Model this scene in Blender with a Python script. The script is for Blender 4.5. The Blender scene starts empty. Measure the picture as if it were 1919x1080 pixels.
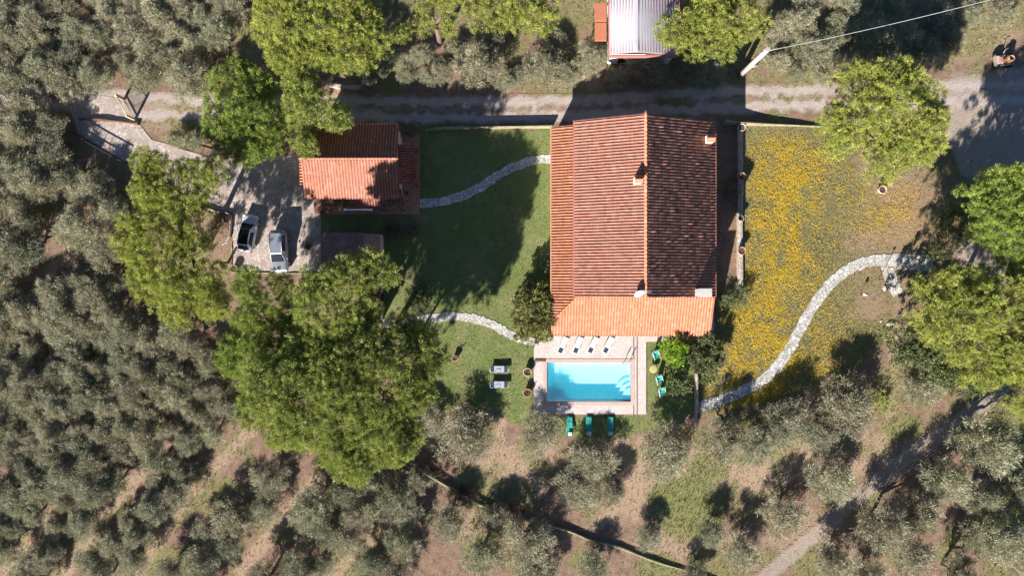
import bpy, math, random
import numpy as np
from mathutils import Vector, geometry
random.seed(7); rng = np.random.default_rng(11)
R = math.radians
scene = bpy.context.scene
COL = scene.collection
# ------------------------------------------------------------------ camera
HC = 66.0; F = 1122.0          # camera height in metres, focal length in photo pixels (1919 wide)
SUN_EL = 25.2; SUN_DIR = Vector((0.45, 0.893, 0)).normalized()
cam = bpy.data.cameras.new('camera'); cam.sensor_width = 36; cam.lens = 36 * F / 1919
cam.clip_start = 0.5; cam.clip_end = 4000
camo = bpy.data.objects.new('camera', cam); COL.objects.link(camo); camo.location = (0, 0, HC)
scene.camera = camo
# ------------------------------------------------------------------ world, sun, exposure
w = bpy.data.worlds.new('World'); scene.world = w; w.use_nodes = True
nt = w.node_tree; nt.nodes.clear()
sky = nt.nodes.new('ShaderNodeTexSky'); sky.sky_type = 'NISHITA'; sky.sun_disc = False
sky.air_density = .7; sky.dust_density = .1; sky.ozone_density = 3.0; sky.sun_elevation = R(SUN_EL); sky.sun_rotation = math.atan2(-SUN_DIR.x, -SUN_DIR.y)
bgn = nt.nodes.new('ShaderNodeBackground'); bgn.inputs['Strength'].default_value = 0.05
wo = nt.nodes.new('ShaderNodeOutputWorld')
nt.links.new(sky.outputs[0], bgn.inputs[0]); nt.links.new(bgn.outputs[0], wo.inputs[0])
sl = bpy.data.lights.new('sun', 'SUN'); sl.energy = 5.0; sl.angle = R(0.53); sl.color = (1.0, 0.94, 0.87)
so = bpy.data.objects.new('sun', sl); COL.objects.link(so)
ce = math.cos(R(SUN_EL)); D = Vector((SUN_DIR.x * ce, SUN_DIR.y * ce, -math.sin(R(SUN_EL))))
so.rotation_euler = D.to_track_quat('-Z', 'Y').to_euler(); so.location = (0, 0, 100)
scene.view_settings.view_transform = 'Standard'; scene.view_settings.look = 'None'
scene.view_settings.exposure = 1.4; scene.view_settings.gamma = 1; scene.view_settings.use_curve_mapping = False
scene.cycles.max_bounces = 6; scene.cycles.transparent_max_bounces = 6

# ------------------------------------------------------------------ helpers
def W(px, py, h=0.0):
    s = (HC - h) / F
    return ((px - 960) * s, (540 - py) * s)
def W3(px, py, h=0.0):
    x, y = W(px, py, h); return (x, y, h)

_t = np.random.default_rng(3).random((256, 256))
def vn(x, y, seed=0):
    """smooth value noise 0..1"""
    x = np.asarray(x, float) + seed * 17.31; y = np.asarray(y, float) + seed * 5.77
    xi = np.floor(x).astype(int); yi = np.floor(y).astype(int); fx = x - xi; fy = y - yi
    fx = fx * fx * (3 - 2 * fx); fy = fy * fy * (3 - 2 * fy)
    a = _t[xi & 255, yi & 255]; b = _t[(xi + 1) & 255, yi & 255]; c = _t[xi & 255, (yi + 1) & 255]; d = _t[(xi + 1) & 255, (yi + 1) & 255]
    return (a * (1 - fx) + b * fx) * (1 - fy) + (c * (1 - fx) + d * fx) * fy
def fbm(x, y, s, seed=0):
    return (vn(x / s, y / s, seed) * .5 + vn(x / s * 2.1, y / s * 2.1, seed + 1) * .3 + vn(x / s * 4.3, y / s * 4.3, seed + 2) * .2)
def ss(a, b, x):
    t = np.clip((x - a) / (b - a), 0, 1); return t * t * (3 - 2 * t)
def dist_line(x, y, pts, closed=False):
    d = np.full(np.shape(x), 1e9); P = list(pts) + ([pts[0]] if closed else [])
    for (ax, ay), (bx, by) in zip(P[:-1], P[1:]):
        vx, vy = bx - ax, by - ay; L2 = vx * vx + vy * vy + 1e-9
        t = np.clip(((x - ax) * vx + (y - ay) * vy) / L2, 0, 1)
        d = np.minimum(d, np.hypot(x - ax - t * vx, y - ay - t * vy))
    return d
def inside(x, y, poly):
    c = np.zeros(np.shape(x), bool); n = len(poly)
    for i in range(n):
        x1, y1 = poly[i]; x2, y2 = poly[(i + 1) % n]
        if y1 == y2: continue
        m = ((y1 > y) != (y2 > y)) & (x < (x2 - x1) * (y - y1) / (y2 - y1) + x1); c ^= m
    return c
def sdist(x, y, poly):   # positive inside
    d = dist_line(x, y, poly, True); return np.where(inside(x, y, poly), d, -d)
def catmull(pts, n=8):
    P = [pts[0]] + list(pts) + [pts[-1]]; out = []
    for i in range(1, len(P) - 2):
        p0, p1, p2, p3 = [np.array(P[i + k], float) for k in (-1, 0, 1, 2)]
        for k in range(n):
            t = k / n
            out.append(tuple(.5 * ((2 * p1) + (-p0 + p2) * t + (2 * p0 - 5 * p1 + 4 * p2 - p3) * t * t + (-p0 + 3 * p1 - 3 * p2 + p3) * t ** 3)))
    out.append(tuple(pts[-1])); return out

def thing(name, label, cat, loc=(0, 0, 0), rz=0, group=None):
    o = bpy.data.objects.new(name, None); COL.objects.link(o); o.empty_display_size = .3
    o.location = loc; o.rotation_euler = (0, 0, rz); o['label'] = label; o['category'] = cat
    if group: o['group'] = group
    return o
def tag(o, label, cat, group=None):
    o['label'] = label; o['category'] = cat
    if group: o['group'] = group
    return o

class MB:
    def __init__(s): s.v = []; s.f = []; s.t = []; s.sm = []
    def face(s, pts, tint=None, smooth=False):
        i = len(s.v); s.v += [tuple(p) for p in pts]; s.f.append(tuple(range(i, i + len(pts)))); s.t.append(random.random() if tint is None else tint); s.sm.append(smooth)
    def box(s, x0, x1, y0, y1, z0, z1, bev=0.0):
        b = min(bev, (x1 - x0) / 3, (y1 - y0) / 3)
        if b > 0:
            zt = z1 - b
            ring = lambda e, z: [(x0 + e, y0 + e, z), (x1 - e, y0 + e, z), (x1 - e, y1 - e, z), (x0 + e, y1 - e, z)]
            s.rings([ring(0, z0), ring(0, zt), ring(b, z1)], caps=True)
        else:
            r0 = [(x0, y0, z0), (x1, y0, z0), (x1, y1, z0), (x0, y1, z0)]; r1 = [(a, c, z1) for a, c, _ in r0]
            s.rings([r0, r1], caps=True)
        return s
    def rings(s, rs, caps=False, smooth=False, closed=True):
        base = len(s.v); n = len(rs[0]); tv = random.random()
        for r in rs: s.v += [tuple(p) for p in r]
        for k in range(len(rs) - 1):
            for i in range(n if closed else n - 1):
                a = base + k * n + i; b = base + k * n + (i + 1) % n
                s.f.append((a, b, b + n, a + n)); s.t.append(tv); s.sm.append(smooth)
        if caps:
            s.f.append(tuple(base + i for i in range(n))[::-1]); s.t.append(tv); s.sm.append(False)
            s.f.append(tuple(base + (len(rs) - 1) * n + i for i in range(n))); s.t.append(tv); s.sm.append(False)
    def tube(s, pts, rad, sides=6, smooth=True):
        rs = []; P = [Vector(p) for p in pts]
        if not hasattr(rad, '__len__'): rad = [rad] * len(P)
        for i, p in enumerate(P):
            d = (P[min(i + 1, len(P) - 1)] - P[max(i - 1, 0)]).normalized()
            a = d.orthogonal().normalized() if abs(d.z) > .9 else d.cross(Vector((0, 0, 1))).normalized()
            b = d.cross(a).normalized()
            rs.append([tuple(p + (a * math.cos(t) + b * math.sin(t)) * rad[i]) for t in [2 * math.pi * k / sides for k in range(sides)]])
        s.rings(rs, True, smooth); return s
    def lathe(s, prof, c=(0, 0, 0), seg=20, caps=True):
        s.rings([[(c[0] + r * math.cos(2 * math.pi * k / seg), c[1] + r * math.sin(2 * math.pi * k / seg), c[2] + z) for k in range(seg)] for r, z in prof], caps, True); return s
    def prism(s, poly, z0, z1):
        P = list(poly)
        if sum(a[0] * b[1] - b[0] * a[1] for a, b in zip(P, P[1:] + P[:1])) < 0: P.reverse()
        n = len(P); b = len(s.v)
        s.v += [(x, y, z0) for x, y in P] + [(x, y, z1) for x, y in P]
        for i in range(n):
            j = (i + 1) % n; s.f.append((b + i, b + j, b + n + j, b + n + i)); s.t.append(.5); s.sm.append(False)
        for t in geometry.tessellate_polygon([[Vector((x, y, 0)) for x, y in P]]):
            a, c, d = t
            va, vc, vd = [Vector((*P[k], 0)) for k in t]
            if (vc - va).cross(vd - va).z < 0: c, d = d, c
            s.f.append((b + n + a, b + n + c, b + n + d)); s.t.append(.5); s.sm.append(False)
        return s
    def build(s, name, mat, parent=None, local=False):
        me = bpy.data.meshes.new(name)
        V = s.v
        if parent is not None and not local:
            l = parent.location; V = [(a - l[0], b - l[1], c - l[2]) for a, b, c in V]
        me.from_pydata(V, [], s.f); me.polygons.foreach_set('use_smooth', s.sm)
        at = me.attributes.new('tint', 'FLOAT', 'FACE'); at.data.foreach_set('value', s.t)
        me.materials.append(mat); me.update()
        o = bpy.data.objects.new(name, me); COL.objects.link(o)
        if parent is not None: o.parent = parent
        return o

def np_mesh(name, V, Fc, attrs=None, fattrs=None, smooth=False):
    me = bpy.data.meshes.new(name); n, k = Fc.shape
    me.vertices.add(len(V)); me.vertices.foreach_set('co', np.ascontiguousarray(V, np.float32).ravel())
    me.loops.add(n * k); me.loops.foreach_set('vertex_index', np.ascontiguousarray(Fc, np.int32).ravel())
    me.polygons.add(n); me.polygons.foreach_set('loop_start', np.arange(0, n * k, k, dtype=np.int32))
    me.update(calc_edges=True)
    for an, arr in (attrs or {}).items():
        a = me.attributes.new(an, 'FLOAT', 'POINT'); a.data.foreach_set('value', np.ascontiguousarray(arr, np.float32))
    for an, arr in (fattrs or {}).items():
        a = me.attributes.new(an, 'FLOAT', 'FACE'); a.data.foreach_set('value', np.ascontiguousarray(arr, np.float32))
    if smooth: me.polygons.foreach_set('use_smooth', [True] * n)
    return me
def link(name, me, mat=None, parent=None, loc=(0, 0, 0)):
    if mat is not None and not me.materials: me.materials.append(mat)
    o = bpy.data.objects.new(name, me); COL.objects.link(o); o.location = loc
    if parent is not None: o.parent = parent
    return o

# ------------------------------------------------------------------ materials
class NT:
    def __init__(s, name):
        s.m = bpy.data.materials.new(name); s.m.use_nodes = True; s.t = s.m.node_tree; s.t.nodes.clear()
        s.out = s.n('ShaderNodeOutputMaterial'); s.bsdf = s.n('ShaderNodeBsdfPrincipled'); s.l(s.bsdf.outputs[0], s.out.inputs[0])
    def n(s, ty, **kw):
        o = s.t.nodes.new(ty)
        for k, v in kw.items(): setattr(o, k, v)
        return o
    def l(s, a, b): s.t.links.new(a, b)
    def coord(s, kind='Object'):
        return s.n('ShaderNodeTexCoord').outputs[kind] if kind != 'World' else s.n('ShaderNodeNewGeometry').outputs['Position']
    def noise(s, scale, detail=4, rough=.6, vec=None, dist=0):
        o = s.n('ShaderNodeTexNoise'); o.inputs['Scale'].default_value = scale; o.inputs['Detail'].default_value = detail
        o.inputs['Roughness'].default_value = rough; o.inputs['Distortion'].default_value = dist
        if vec is not None: s.l(vec, o.inputs['Vector'])
        return o.outputs['Fac']
    def attr(s, name, ty='GEOMETRY'): return s.n('ShaderNodeAttribute', attribute_name=name, attribute_type=ty).outputs['Fac']
    def math(s, op, a, b=None, clamp=False):
        o = s.n('ShaderNodeMath', operation=op, use_clamp=clamp)
        for i, q in enumerate((a, b)):
            if q is None: continue
            if isinstance(q, (int, float)): o.inputs[i].default_value = q
            else: s.l(q, o.inputs[i])
        return o.outputs[0]
    def remap(s, x, a, b, c=0, d=1):
        o = s.n('ShaderNodeMapRange'); s.l(x, o.inputs[0])
        for i, q in enumerate((a, b, c, d)): o.inputs[i + 1].default_value = q
        return o.outputs[0]
    def mix(s, f, a, b, blend='MIX'):
        o = s.n('ShaderNodeMix', data_type='RGBA', blend_type=blend)
        if isinstance(f, (int, float)): o.inputs[0].default_value = f
        else: s.l(f, o.inputs[0])
        for i, q in ((6, a), (7, b)):
            if isinstance(q, tuple): o.inputs[i].default_value = (*q, 1) if len(q) == 3 else q
            else: s.l(q, o.inputs[i])
        return o.outputs[2]
    def val(s, col, f):    # multiply colour by factor socket
        o = s.n('ShaderNodeVectorMath', operation='SCALE')
        if isinstance(col, tuple): o.inputs[0].default_value = col
        else: s.l(col, o.inputs[0])
        if isinstance(f, (int, float)): o.inputs['Scale'].default_value = f
        else: s.l(f, o.inputs['Scale'])
        return o.outputs[0]
    def base(s, c):
        if isinstance(c, tuple): s.bsdf.inputs['Base Color'].default_value = (*c, 1)
        else: s.l(c, s.bsdf.inputs['Base Color'])
    def rough(s, r, spec=.3, metal=0):
        s.bsdf.inputs['Roughness'].default_value = r; s.bsdf.inputs['Specular IOR Level'].default_value = spec; s.bsdf.inputs['Metallic'].default_value = metal
    def bump(s, h, strength=.5, dist=.05):
        b = s.n('ShaderNodeBump'); b.inputs['Strength'].default_value = strength; b.inputs['Distance'].default_value = dist
        s.l(h, b.inputs['Height']); s.l(b.outputs[0], s.bsdf.inputs['Normal'])

def m_plain(name, col, rough=.6, var=.25, scale=3., metal=0, spec=.3, dirt=None, bump=0):
    t = NT(name); c = t.coord('World'); n = t.noise(scale, 5, .65, c)
    f = t.remap(n, .3, .7, 1 - var, 1 + var); cc = t.val(col, f)
    if dirt: cc = t.mix(t.remap(t.noise(scale * .35, 5, .7, c), .5, .7), cc, dirt)
    t.base(cc); t.rough(rough, spec, metal)
    if bump: t.bump(t.noise(scale * 6, 4, .7, c), bump, .03)
    return t.m
def m_leaf(name, c1, c2, c3, trans=.3, obj_var=.25, dead=None):
    t = NT(name); ti = t.attr('tint'); c = t.mix(t.remap(ti, 0, .6), c1, c2); c = t.mix(t.remap(ti, .6, 1), c, c3)
    rnd = t.n('ShaderNodeObjectInfo').outputs['Random']
    c = t.val(c, t.remap(rnd, 0, 1, 1 - obj_var, 1 + obj_var))
    if dead:
        k = t.remap(t.noise(.7, 3, .6, t.coord('World')), .55, .72); c = t.mix(k, c, dead)
    t.base(c); t.rough(.55, .25)
    tr = t.n('ShaderNodeBsdfTranslucent'); t.l(t.val(c, 1.1), tr.inputs[0])
    mx = t.n('ShaderNodeMixShader'); mx.inputs[0].default_value = trans
    t.l(t.bsdf.outputs[0], mx.inputs[1]); t.l(tr.outputs[0], mx.inputs[2]); t.l(mx.outputs[0], t.out.inputs[0])
    return t.m
def m_tile(name, c1, c2, c3, dark, lich):
    t = NT(name); ti = t.attr('tint'); wc = t.coord('World')
    c = t.mix(t.remap(ti, 0, .6), c1, c2); c = t.mix(t.remap(ti, .75, 1), c, c3)
    c = t.val(c, t.remap(t.noise(9, 4, .7, wc), .3, .7, .85, 1.15))
    big = t.noise(.45, 5, .7, wc, 1.0); c = t.mix(t.remap(big, .42, .72, 0, lich), c, dark)
    c = t.mix(t.math('MULTIPLY', t.attr('pan_shade'), t.remap(t.noise(2.5, 4, .7, wc),   .3, .7, .25, .75)), c, (.085, .045, .032))  # dirt brown in the pans, also painted shade deepening gaps between tile columns
    c = t.mix(t.remap(t.noise(3.2, 6, .75, wc), .60, .72, 0, .55), c, (.36, .29, .22))
    t.base(c); t.rough(.85, .15); t.bump(t.noise(25, 3, .6, wc), .3, .01)
    return t.m
def m_paving(name, scale, c1, c2, joint, jw=.06, stain=None, sz=(1, 1, 1)):
    t = NT(name); wc = t.coord('World')
    mp = t.n('ShaderNodeMapping'); t.l(wc, mp.inputs[0]); mp.inputs['Scale'].default_value = sz
    v1 = t.n('ShaderNodeTexVoronoi', feature='F1'); v1.inputs['Scale'].default_value = scale; t.l(mp.outputs[0], v1.inputs['Vector'])
    v2 = t.n('ShaderNodeTexVoronoi', feature='DISTANCE_TO_EDGE'); v2.inputs['Scale'].default_value = scale; t.l(mp.outputs[0], v2.inputs['Vector'])
    sp = t.n('ShaderNodeSeparateColor'); t.l(v1.outputs['Color'], sp.inputs[0])
    c = t.mix(sp.outputs[0], c1, c2); c = t.val(c, t.remap(t.noise(7, 5, .7, wc), .3, .7, .8, 1.2))
    if stain: c = t.mix(t.remap(t.noise(.6, 5, .7, wc, .8), .45, .7, 0, .75), c, stain)
    j = t.remap(v2.outputs['Distance'], 0, jw); c = t.mix(j, joint, c)
    t.base(c); t.rough(.9, .2); t.bump(j, .5, .02)
    return t.m

M = {}
M['bark_pine'] = m_plain('bark_pine', (.16, .11, .085), .9, .4, 5, bump=.6)
M['bark_olive'] = m_plain('bark_olive', (.13, .105, .085), .9, .4, 6, bump=.6)
M['pine'] = m_leaf('pine_needles', (.18, .215, .05), (.38, .42, .085), (.60, .60, .17), .32, .08, dead=(.19, .165, .10))
M['pine_dark'] = m_leaf('pine_needles_deep', (.16, .20, .055), (.36, .415, .095), (.60, .63, .20), .30, .08, dead=(.16, .15, .085))
M['pine_green'] = m_leaf('pine_needles_green', (.14, .20, .045), (.31, .39, .075), (.52, .59, .15), .30, .10)
M['olive'] = m_leaf('olive_leaves', (.165, .165, .09), (.325, .32, .205), (.53, .525, .38), .24, .14)
M['olive_warm'] = m_leaf('olive_leaves_warm', (.18, .17, .10), (.36, .335, .22), (.58, .545, .39), .24, .14)
M['oak'] = m_leaf('oak_leaves', (.075, .10, .035), (.16, .19, .075), (.31, .33, .16), .25, .1)
M['laurel'] = m_leaf('laurel_leaves', (.09, .105, .03), (.20, .21, .06), (.38, .36, .13), .3, .1, dead=(.14, .10, .045))
M['fig'] = m_leaf('bright_leaves', (.15, .26, .025), (.27, .42, .03), (.42, .55, .08), .35, .05)
M['shrub'] = m_leaf('shrub_leaves', (.09, .12, .05), (.19, .22, .10), (.34, .36, .21), .3, .15)
M['purple'] = m_leaf('purple_shrub_leaves', (.06, .045, .035), (.12, .08, .06), (.18, .13, .09), .2, .15)
M['dry'] = m_leaf('dry_twigs', (.17, .12, .08), (.28, .2, .13), (.36, .28, .19), .2, .1)
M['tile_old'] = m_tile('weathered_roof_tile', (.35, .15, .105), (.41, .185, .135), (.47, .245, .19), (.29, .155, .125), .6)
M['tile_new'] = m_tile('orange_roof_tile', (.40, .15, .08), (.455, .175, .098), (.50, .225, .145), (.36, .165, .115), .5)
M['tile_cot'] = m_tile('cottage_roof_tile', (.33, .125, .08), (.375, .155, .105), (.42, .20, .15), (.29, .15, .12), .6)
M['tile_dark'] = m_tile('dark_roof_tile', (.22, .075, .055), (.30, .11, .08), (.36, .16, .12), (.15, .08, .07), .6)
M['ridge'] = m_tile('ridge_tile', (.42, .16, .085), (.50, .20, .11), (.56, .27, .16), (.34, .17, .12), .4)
M['stucco'] = m_plain('cream_stucco', (.72, .63, .50), .9, .08, 1.5, dirt=(.55, .47, .37), bump=.2)
M['white'] = m_plain('white_plaster', (.82, .80, .76), .8, .06, 2)
M['greyplaster'] = m_plain('grey_plaster', (.48, .45, .42), .85, .15, 2, bump=.3)
M['wood'] = m_plain('dark_wood', (.13, .075, .045), .7, .3, 4)
M['shutter'] = m_plain('shutter_green', (.05, .10, .06), .5, .1, 3)
M['glass'] = m_plain('window_glass', (.008, .012, .016), .12, .1, 1, spec=.25)
M['iron'] = m_plain('dark_iron', (.03, .03, .032), .5, .2, 5)
M['steel'] = m_plain('brushed_steel', (.48, .48, .49), .4, .05, 3, metal=.3)
M['terracotta'] = m_plain('terracotta', (.52, .27, .17), .85, .2, 6)
M['terrapale'] = m_plain('pale_terracotta', (.62, .47, .36), .85, .15, 6)
M['soilpot'] = m_plain('pot_soil', (.09, .06, .045), .95, .4, 12)
M['cotto'] = m_paving('terracotta_paving', 3.2, (.42, .19, .13), (.54, .28, .19), (.25, .12, .09), .03, (.34, .2, .15))
M['drive'] = m_paving('crazy_paving', 2.3, (.36, .30, .265), (.52, .445, .40), (.25, .20, .175), .07, (.29, .235, .195))
M['path'] = m_paving('stone_path', 2.6, (.40, .385, .37), (.66, .63, .60), (.20, .19, .15), .11, (.40, .37, .33))
M['deck'] = m_paving('pool_deck_stone', 3.4, (.51, .455, .425), (.61, .545, .515), (.42, .36, .33), .06, (.48, .41, .37))
M['coping'] = m_plain('pool_coping', (.50, .36, .31), .8, .12, 3)
M['stone'] = m_paving('rubble_stone', 4.5, (.42, .36, .30), (.58, .50, .42), (.18, .15, .12), .1, (.34, .28, .22))
M['concrete'] = m_plain('concrete_pole', (.40, .37, .35), .85, .15, 3, bump=.3)
M['metalroof'] = m_plain('pale_metal_roof', (.50, .50, .54), .45, .07, .8, spec=.4, dirt=(.42, .35, .35))
M['redtrim'] = m_plain('red_trim', (.42, .15, .13), .6, .15, 3)
M['carpaint_white'] = m_plain('white_car_paint', (.55, .57, .62), .22, .02, 1, spec=.5)
M['carpaint_silver'] = m_plain('silver_car_paint', (.42, .46, .52), .3, .03, 1, metal=.6, spec=.5)
M['rubber'] = m_plain('tyre_rubber', (.02, .02, .02), .85, .1, 8)
M['lightlens'] = m_plain('headlight_lens', (.8, .82, .85), .1, .02, 1, spec=.6)
M['redlens'] = m_plain('taillight_lens', (.5, .02, .02), .2, .02, 1, spec=.6)
M['navy'] = m_plain('navy_fabric', (.035, .045, .095), .9, .15, 10)
M['greyfab'] = m_plain('grey_blue_fabric', (.36, .38, .45), .9, .08, 10)
M['whitefab'] = m_plain('white_fabric', (.58, .58, .54), .9, .05, 8)
M['greenfab'] = m_plain('green_fabric', (.04, .30, .25), .85, .15, 8)
M['whitemetal'] = m_plain('white_metal', (.52, .52, .50), .4, .05, 4)
M['palewood'] = m_plain('pale_wood', (.50, .40, .28), .7, .2, 8)
M['wicker'] = m_plain('wicker', (.42, .36, .16), .8, .3, 20)
M['cream_metal'] = m_plain('cream_metal', (.34, .29, .25), .6, .3, 6, dirt=(.2, .13, .09))
M['orange_metal'] = m_plain('orange_metal', (.40, .22, .10), .5, .2, 6)
M['hose'] = m_plain('orange_hose', (.50, .20, .12), .6, .1, 3)
M['rock'] = m_plain('pale_rock', (.46, .42, .37), .9, .3, 5, bump=.6)
M['moss'] = m_plain('mossy_stone', (.26, .24, .15), .95, .35, 3, dirt=(.12, .14, .05), bump=.6)
# pool surfaces
M['poolfloor'] = m_paving('pool_lining', 6, (.70, .92, .97), (.76, .94, .98), (.82, .95, .98), .05)
_t2 = NT('pool_water'); _t2.t.nodes.remove(_t2.bsdf)
tb = _t2.n('ShaderNodeBsdfTransparent'); tb.inputs[0].default_value = (.84, .985, 1.0, 1)
gb = _t2.n('ShaderNodeBsdfGlossy'); gb.inputs['Roughness'].default_value = .03
fr = _t2.n('ShaderNodeLayerWeight'); fr.inputs[0].default_value = .5; fz = _t2.math('ADD', _t2.math('MULTIPLY', _t2.math('POWER', fr.outputs['Facing'], 5.), .95), .02)
bm_ = _t2.n('ShaderNodeBump'); bm_.inputs['Strength'].default_value = .25; bm_.inputs['Distance'].default_value = .05
_t2.l(_t2.noise(2.2, 3, .5, _t2.coord('World'), .5), bm_.inputs['Height'])
_t2.l(bm_.outputs[0], gb.inputs['Normal']); _t2.l(bm_.outputs[0], fr.inputs['Normal'])
mxs = _t2.n('ShaderNodeMixShader'); _t2.l(fz, mxs.inputs[0]); _t2.l(tb.outputs[0], mxs.inputs[1]); _t2.l(gb.outputs[0], mxs.inputs[2]); df_ = _t2.n('ShaderNodeBsdfDiffuse'); df_.inputs[0].default_value = (.0, .76, 1.0, 1); mx2 = _t2.n('ShaderNodeMixShader'); mx2.inputs[0].default_value = .20
_t2.l(mxs.outputs[0], mx2.inputs[1]); _t2.l(df_.outputs[0], mx2.inputs[2]); _t2.l(mx2.outputs[0], _t2.out.inputs[0])
M['water'] = _t2.m

# ------------------------------------------------------------------ ground fields (photo pixel coordinates on the ground plane)
LAWN = [(788, 243), (1033, 243), (1040, 300), (1040, 632), (1003, 642), (1003, 778), (1212, 778), (1212, 638), (1245, 630), (1303, 640), (1303, 775), (1250, 805), (1130, 830), (1040, 820), (960, 800), (925, 770), (870, 755), (840, 775), (805, 790), (780, 700), (790, 640), (715, 615), (712, 440), (600, 440), (600, 400), (788, 400)]
MEAD = [(1393, 235), (1560, 232), (1640, 300), (1740, 320), (1790, 360), (1775, 400), (1740, 445), (1735, 500), (1700, 560), (1668, 640), (1600, 690), (1500, 735), (1420, 765), (1310, 775), (1306, 640), (1338, 625), (1340, 560), (1392, 545)]
ROAD = catmull([(-900, 160), (-200, 160), (0, 172), (150, 186), (300, 200), (500, 203), (650, 203), (800, 205), (960, 206), (1100, 202), (1300, 190), (1500, 183), (1620, 182), (1750, 178), (1919, 172), (2400, 150), (3000, 150)], 4)
TRACK = catmull([(2300, 480), (2000, 640), (1860, 745), (1780, 800), (1640, 905), (1545, 990), (1440, 1078), (1300, 1200), (1100, 1500)], 4)
YARD = [(1745, 150), (1960, 118), (2100, 120), (2100, 330), (1919, 325), (1850, 345), (1800, 330), (1760, 230)]
DRYT = [[(475, 800), (420, 860), (365, 920), (320, 980), (250, 1095)], [(610, 885), (560, 940), (500, 1010), (430, 1100)], [(262, 890), (240, 920), (190, 975), (110, 1095)], [(95, 965), (60, 1010), (0, 1080)], [(745, 985), (700, 1010), (640, 1065), (600, 1110)], [(130, 400), (60, 440), (15, 460)], [(120, 480), (95, 510)]]
FOOT = [[(855, 745), (830, 790), (805, 835)], [(940, 790), (935, 850), (950, 900)], [(1672, 610), (1680, 690), (1672, 760), (1660, 830), (1600, 880)], [(1200, 830), (1180, 880), (1150, 960), (1110, 990)]]
def field(px, py):
    n1 = fbm(px, py, 40, 1) - .5; n2 = fbm(px, py, 14, 5) - .5; n3 = fbm(px, py, 90, 9) - .5
    g = {}
    dr = dist_line(px, py, ROAD) + n2 * 14
    rut = .45 + .55 * ss(3, 10, np.abs(dr - 0)) * 1.0
    n4 = fbm(px * .22, py, 6, 13) - .5
    grav = (1 - ss(20, 28, dr + n4 * 10)) * np.clip(.12 + .88 * ss(3, 9, dr + n2 * 8) + n4 * 1.1, 0, 1)
    dt = dist_line(px, py, TRACK) + n2 * 10
    grav = np.maximum(grav, (1 - ss(9, 18, dt)) * .5)
    grav = np.maximum(grav, ss(-6, 8, sdist(px, py, YARD) + n2 * 22) * .55)
    hole = [(1790, 470), (1850, 415), (1900, 440), (1900, 530), (1800, 520)]
    grav = np.maximum(grav, ss(-8, 8, sdist(px, py, hole)) * .6)
    lawn = ss(-4, 4, sdist(px, py, LAWN) + n2 * 14 - ss(760, 800, py) * 4)
    mead = ss(-10, 8, sdist(px, py, MEAD) + n2 * 30)
    # meadow thins to soil to the right
    mead_r = ss(0, 1, (px - 1560) / 110 + n1 * 1.6) * (py < 600)
    dry = np.zeros_like(px); green = np.zeros_like(px)
    for tr in DRYT:
        d = dist_line(px, py, tr) + n2 * 12; dry = np.maximum(dry, 1 - ss(8, 18, d)); green = np.maximum(green, (1 - ss(12, 22, d)) * ss(.0, .2, n1 + .02) * .8)
    for tr in FOOT:
        d = dist_line(px, py, tr) + n2 * 10; dry = np.maximum(dry, (1 - ss(6, 14, d)))
    for (cx, cy, rx, ry, a) in [(985, 880, 95, 45, .9), (1170, 900, 75, 90, .95), (1400, 880, 110, 60, 1), (1500, 850, 110, 45, .9), (1270, 1015, 90, 45, .8), (1620, 850, 90, 45, .7), (1500, 1000, 80, 50, .6),
                                (890, 985, 40, 30, .7), (730, 985, 30, 25, .9), (1790, 95, 60, 25, .5), (1850, 60, 60, 30, .6), (300, 210, 90, 18, .8), (330, 225, 60, 25, .6), (50, 10, 25, 20, .9), (640, 200, 30, 45, .8), (1080, 150, 40, 50, .6),
                                (400, 480, 40, 60, .3), (1600, 1060, 80, 60, .5)]:
        d = np.hypot((px - cx) / rx, (py - cy) / ry) + n1 * .8 + n2 * .5; dry = np.maximum(dry, a * (1 - ss(.7, 1.15, d)))
    for (cx, cy, rx, ry, a) in [(1560, 95, 170, 48, .75), (1760, 70, 110, 50, .7), (1000, 140, 60, 30, .5), (1290, 945, 85, 62, 1), (1330, 880, 40, 30, .9), (1690, 800, 45, 25, .8), (1905, 850, 60, 110, 1), (1900, 980, 50, 70, .8), (1230, 1065, 45, 25, .9), (1095, 1050, 25, 25, .8), (905, 1030, 40, 30, .7), (1850, 30, 90, 35, .6), (1540, 140, 110, 12, .7),
                                (1080, 175, 60, 12, .7), (1375, 560, 45, 30, .8), (1330, 480, 0.1, .1, 0), (650, 1050, 60, 40, .6), (420, 1000, 40, 60, .4), (170, 1020, 60, 50, .5), (300, 225, 40, 8, .7), (540, 990, 40, 30, .6), (1400, 950, 40, 30, .5)]:
        d = np.hypot((px - cx) / max(rx, .1), (py - cy) / max(ry, .1)) + n1 * .8 + n2 * .5; green = np.maximum(green, a * (1 - ss(.7, 1.15, d)))
    green = np.maximum(green, .65 * ss(-.02, .16, n3 + n1 * .7))
    for tr in DRYT: green = green * (.25 + .75 * ss(5, 13, dist_line(px, py, tr) + n2 * 8))
    green *= (1 - ss(.3, .8, grav)); dry *= (1 - .8 * grav)
    g['gravel'] = grav; g['lawn'] = lawn; g['mead'] = mead * (1 - .85 * np.clip(mead_r, 0, 1)); g['meadsoil'] = mead
    g['dry'] = dry; g['green'] = green
    return g

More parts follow.
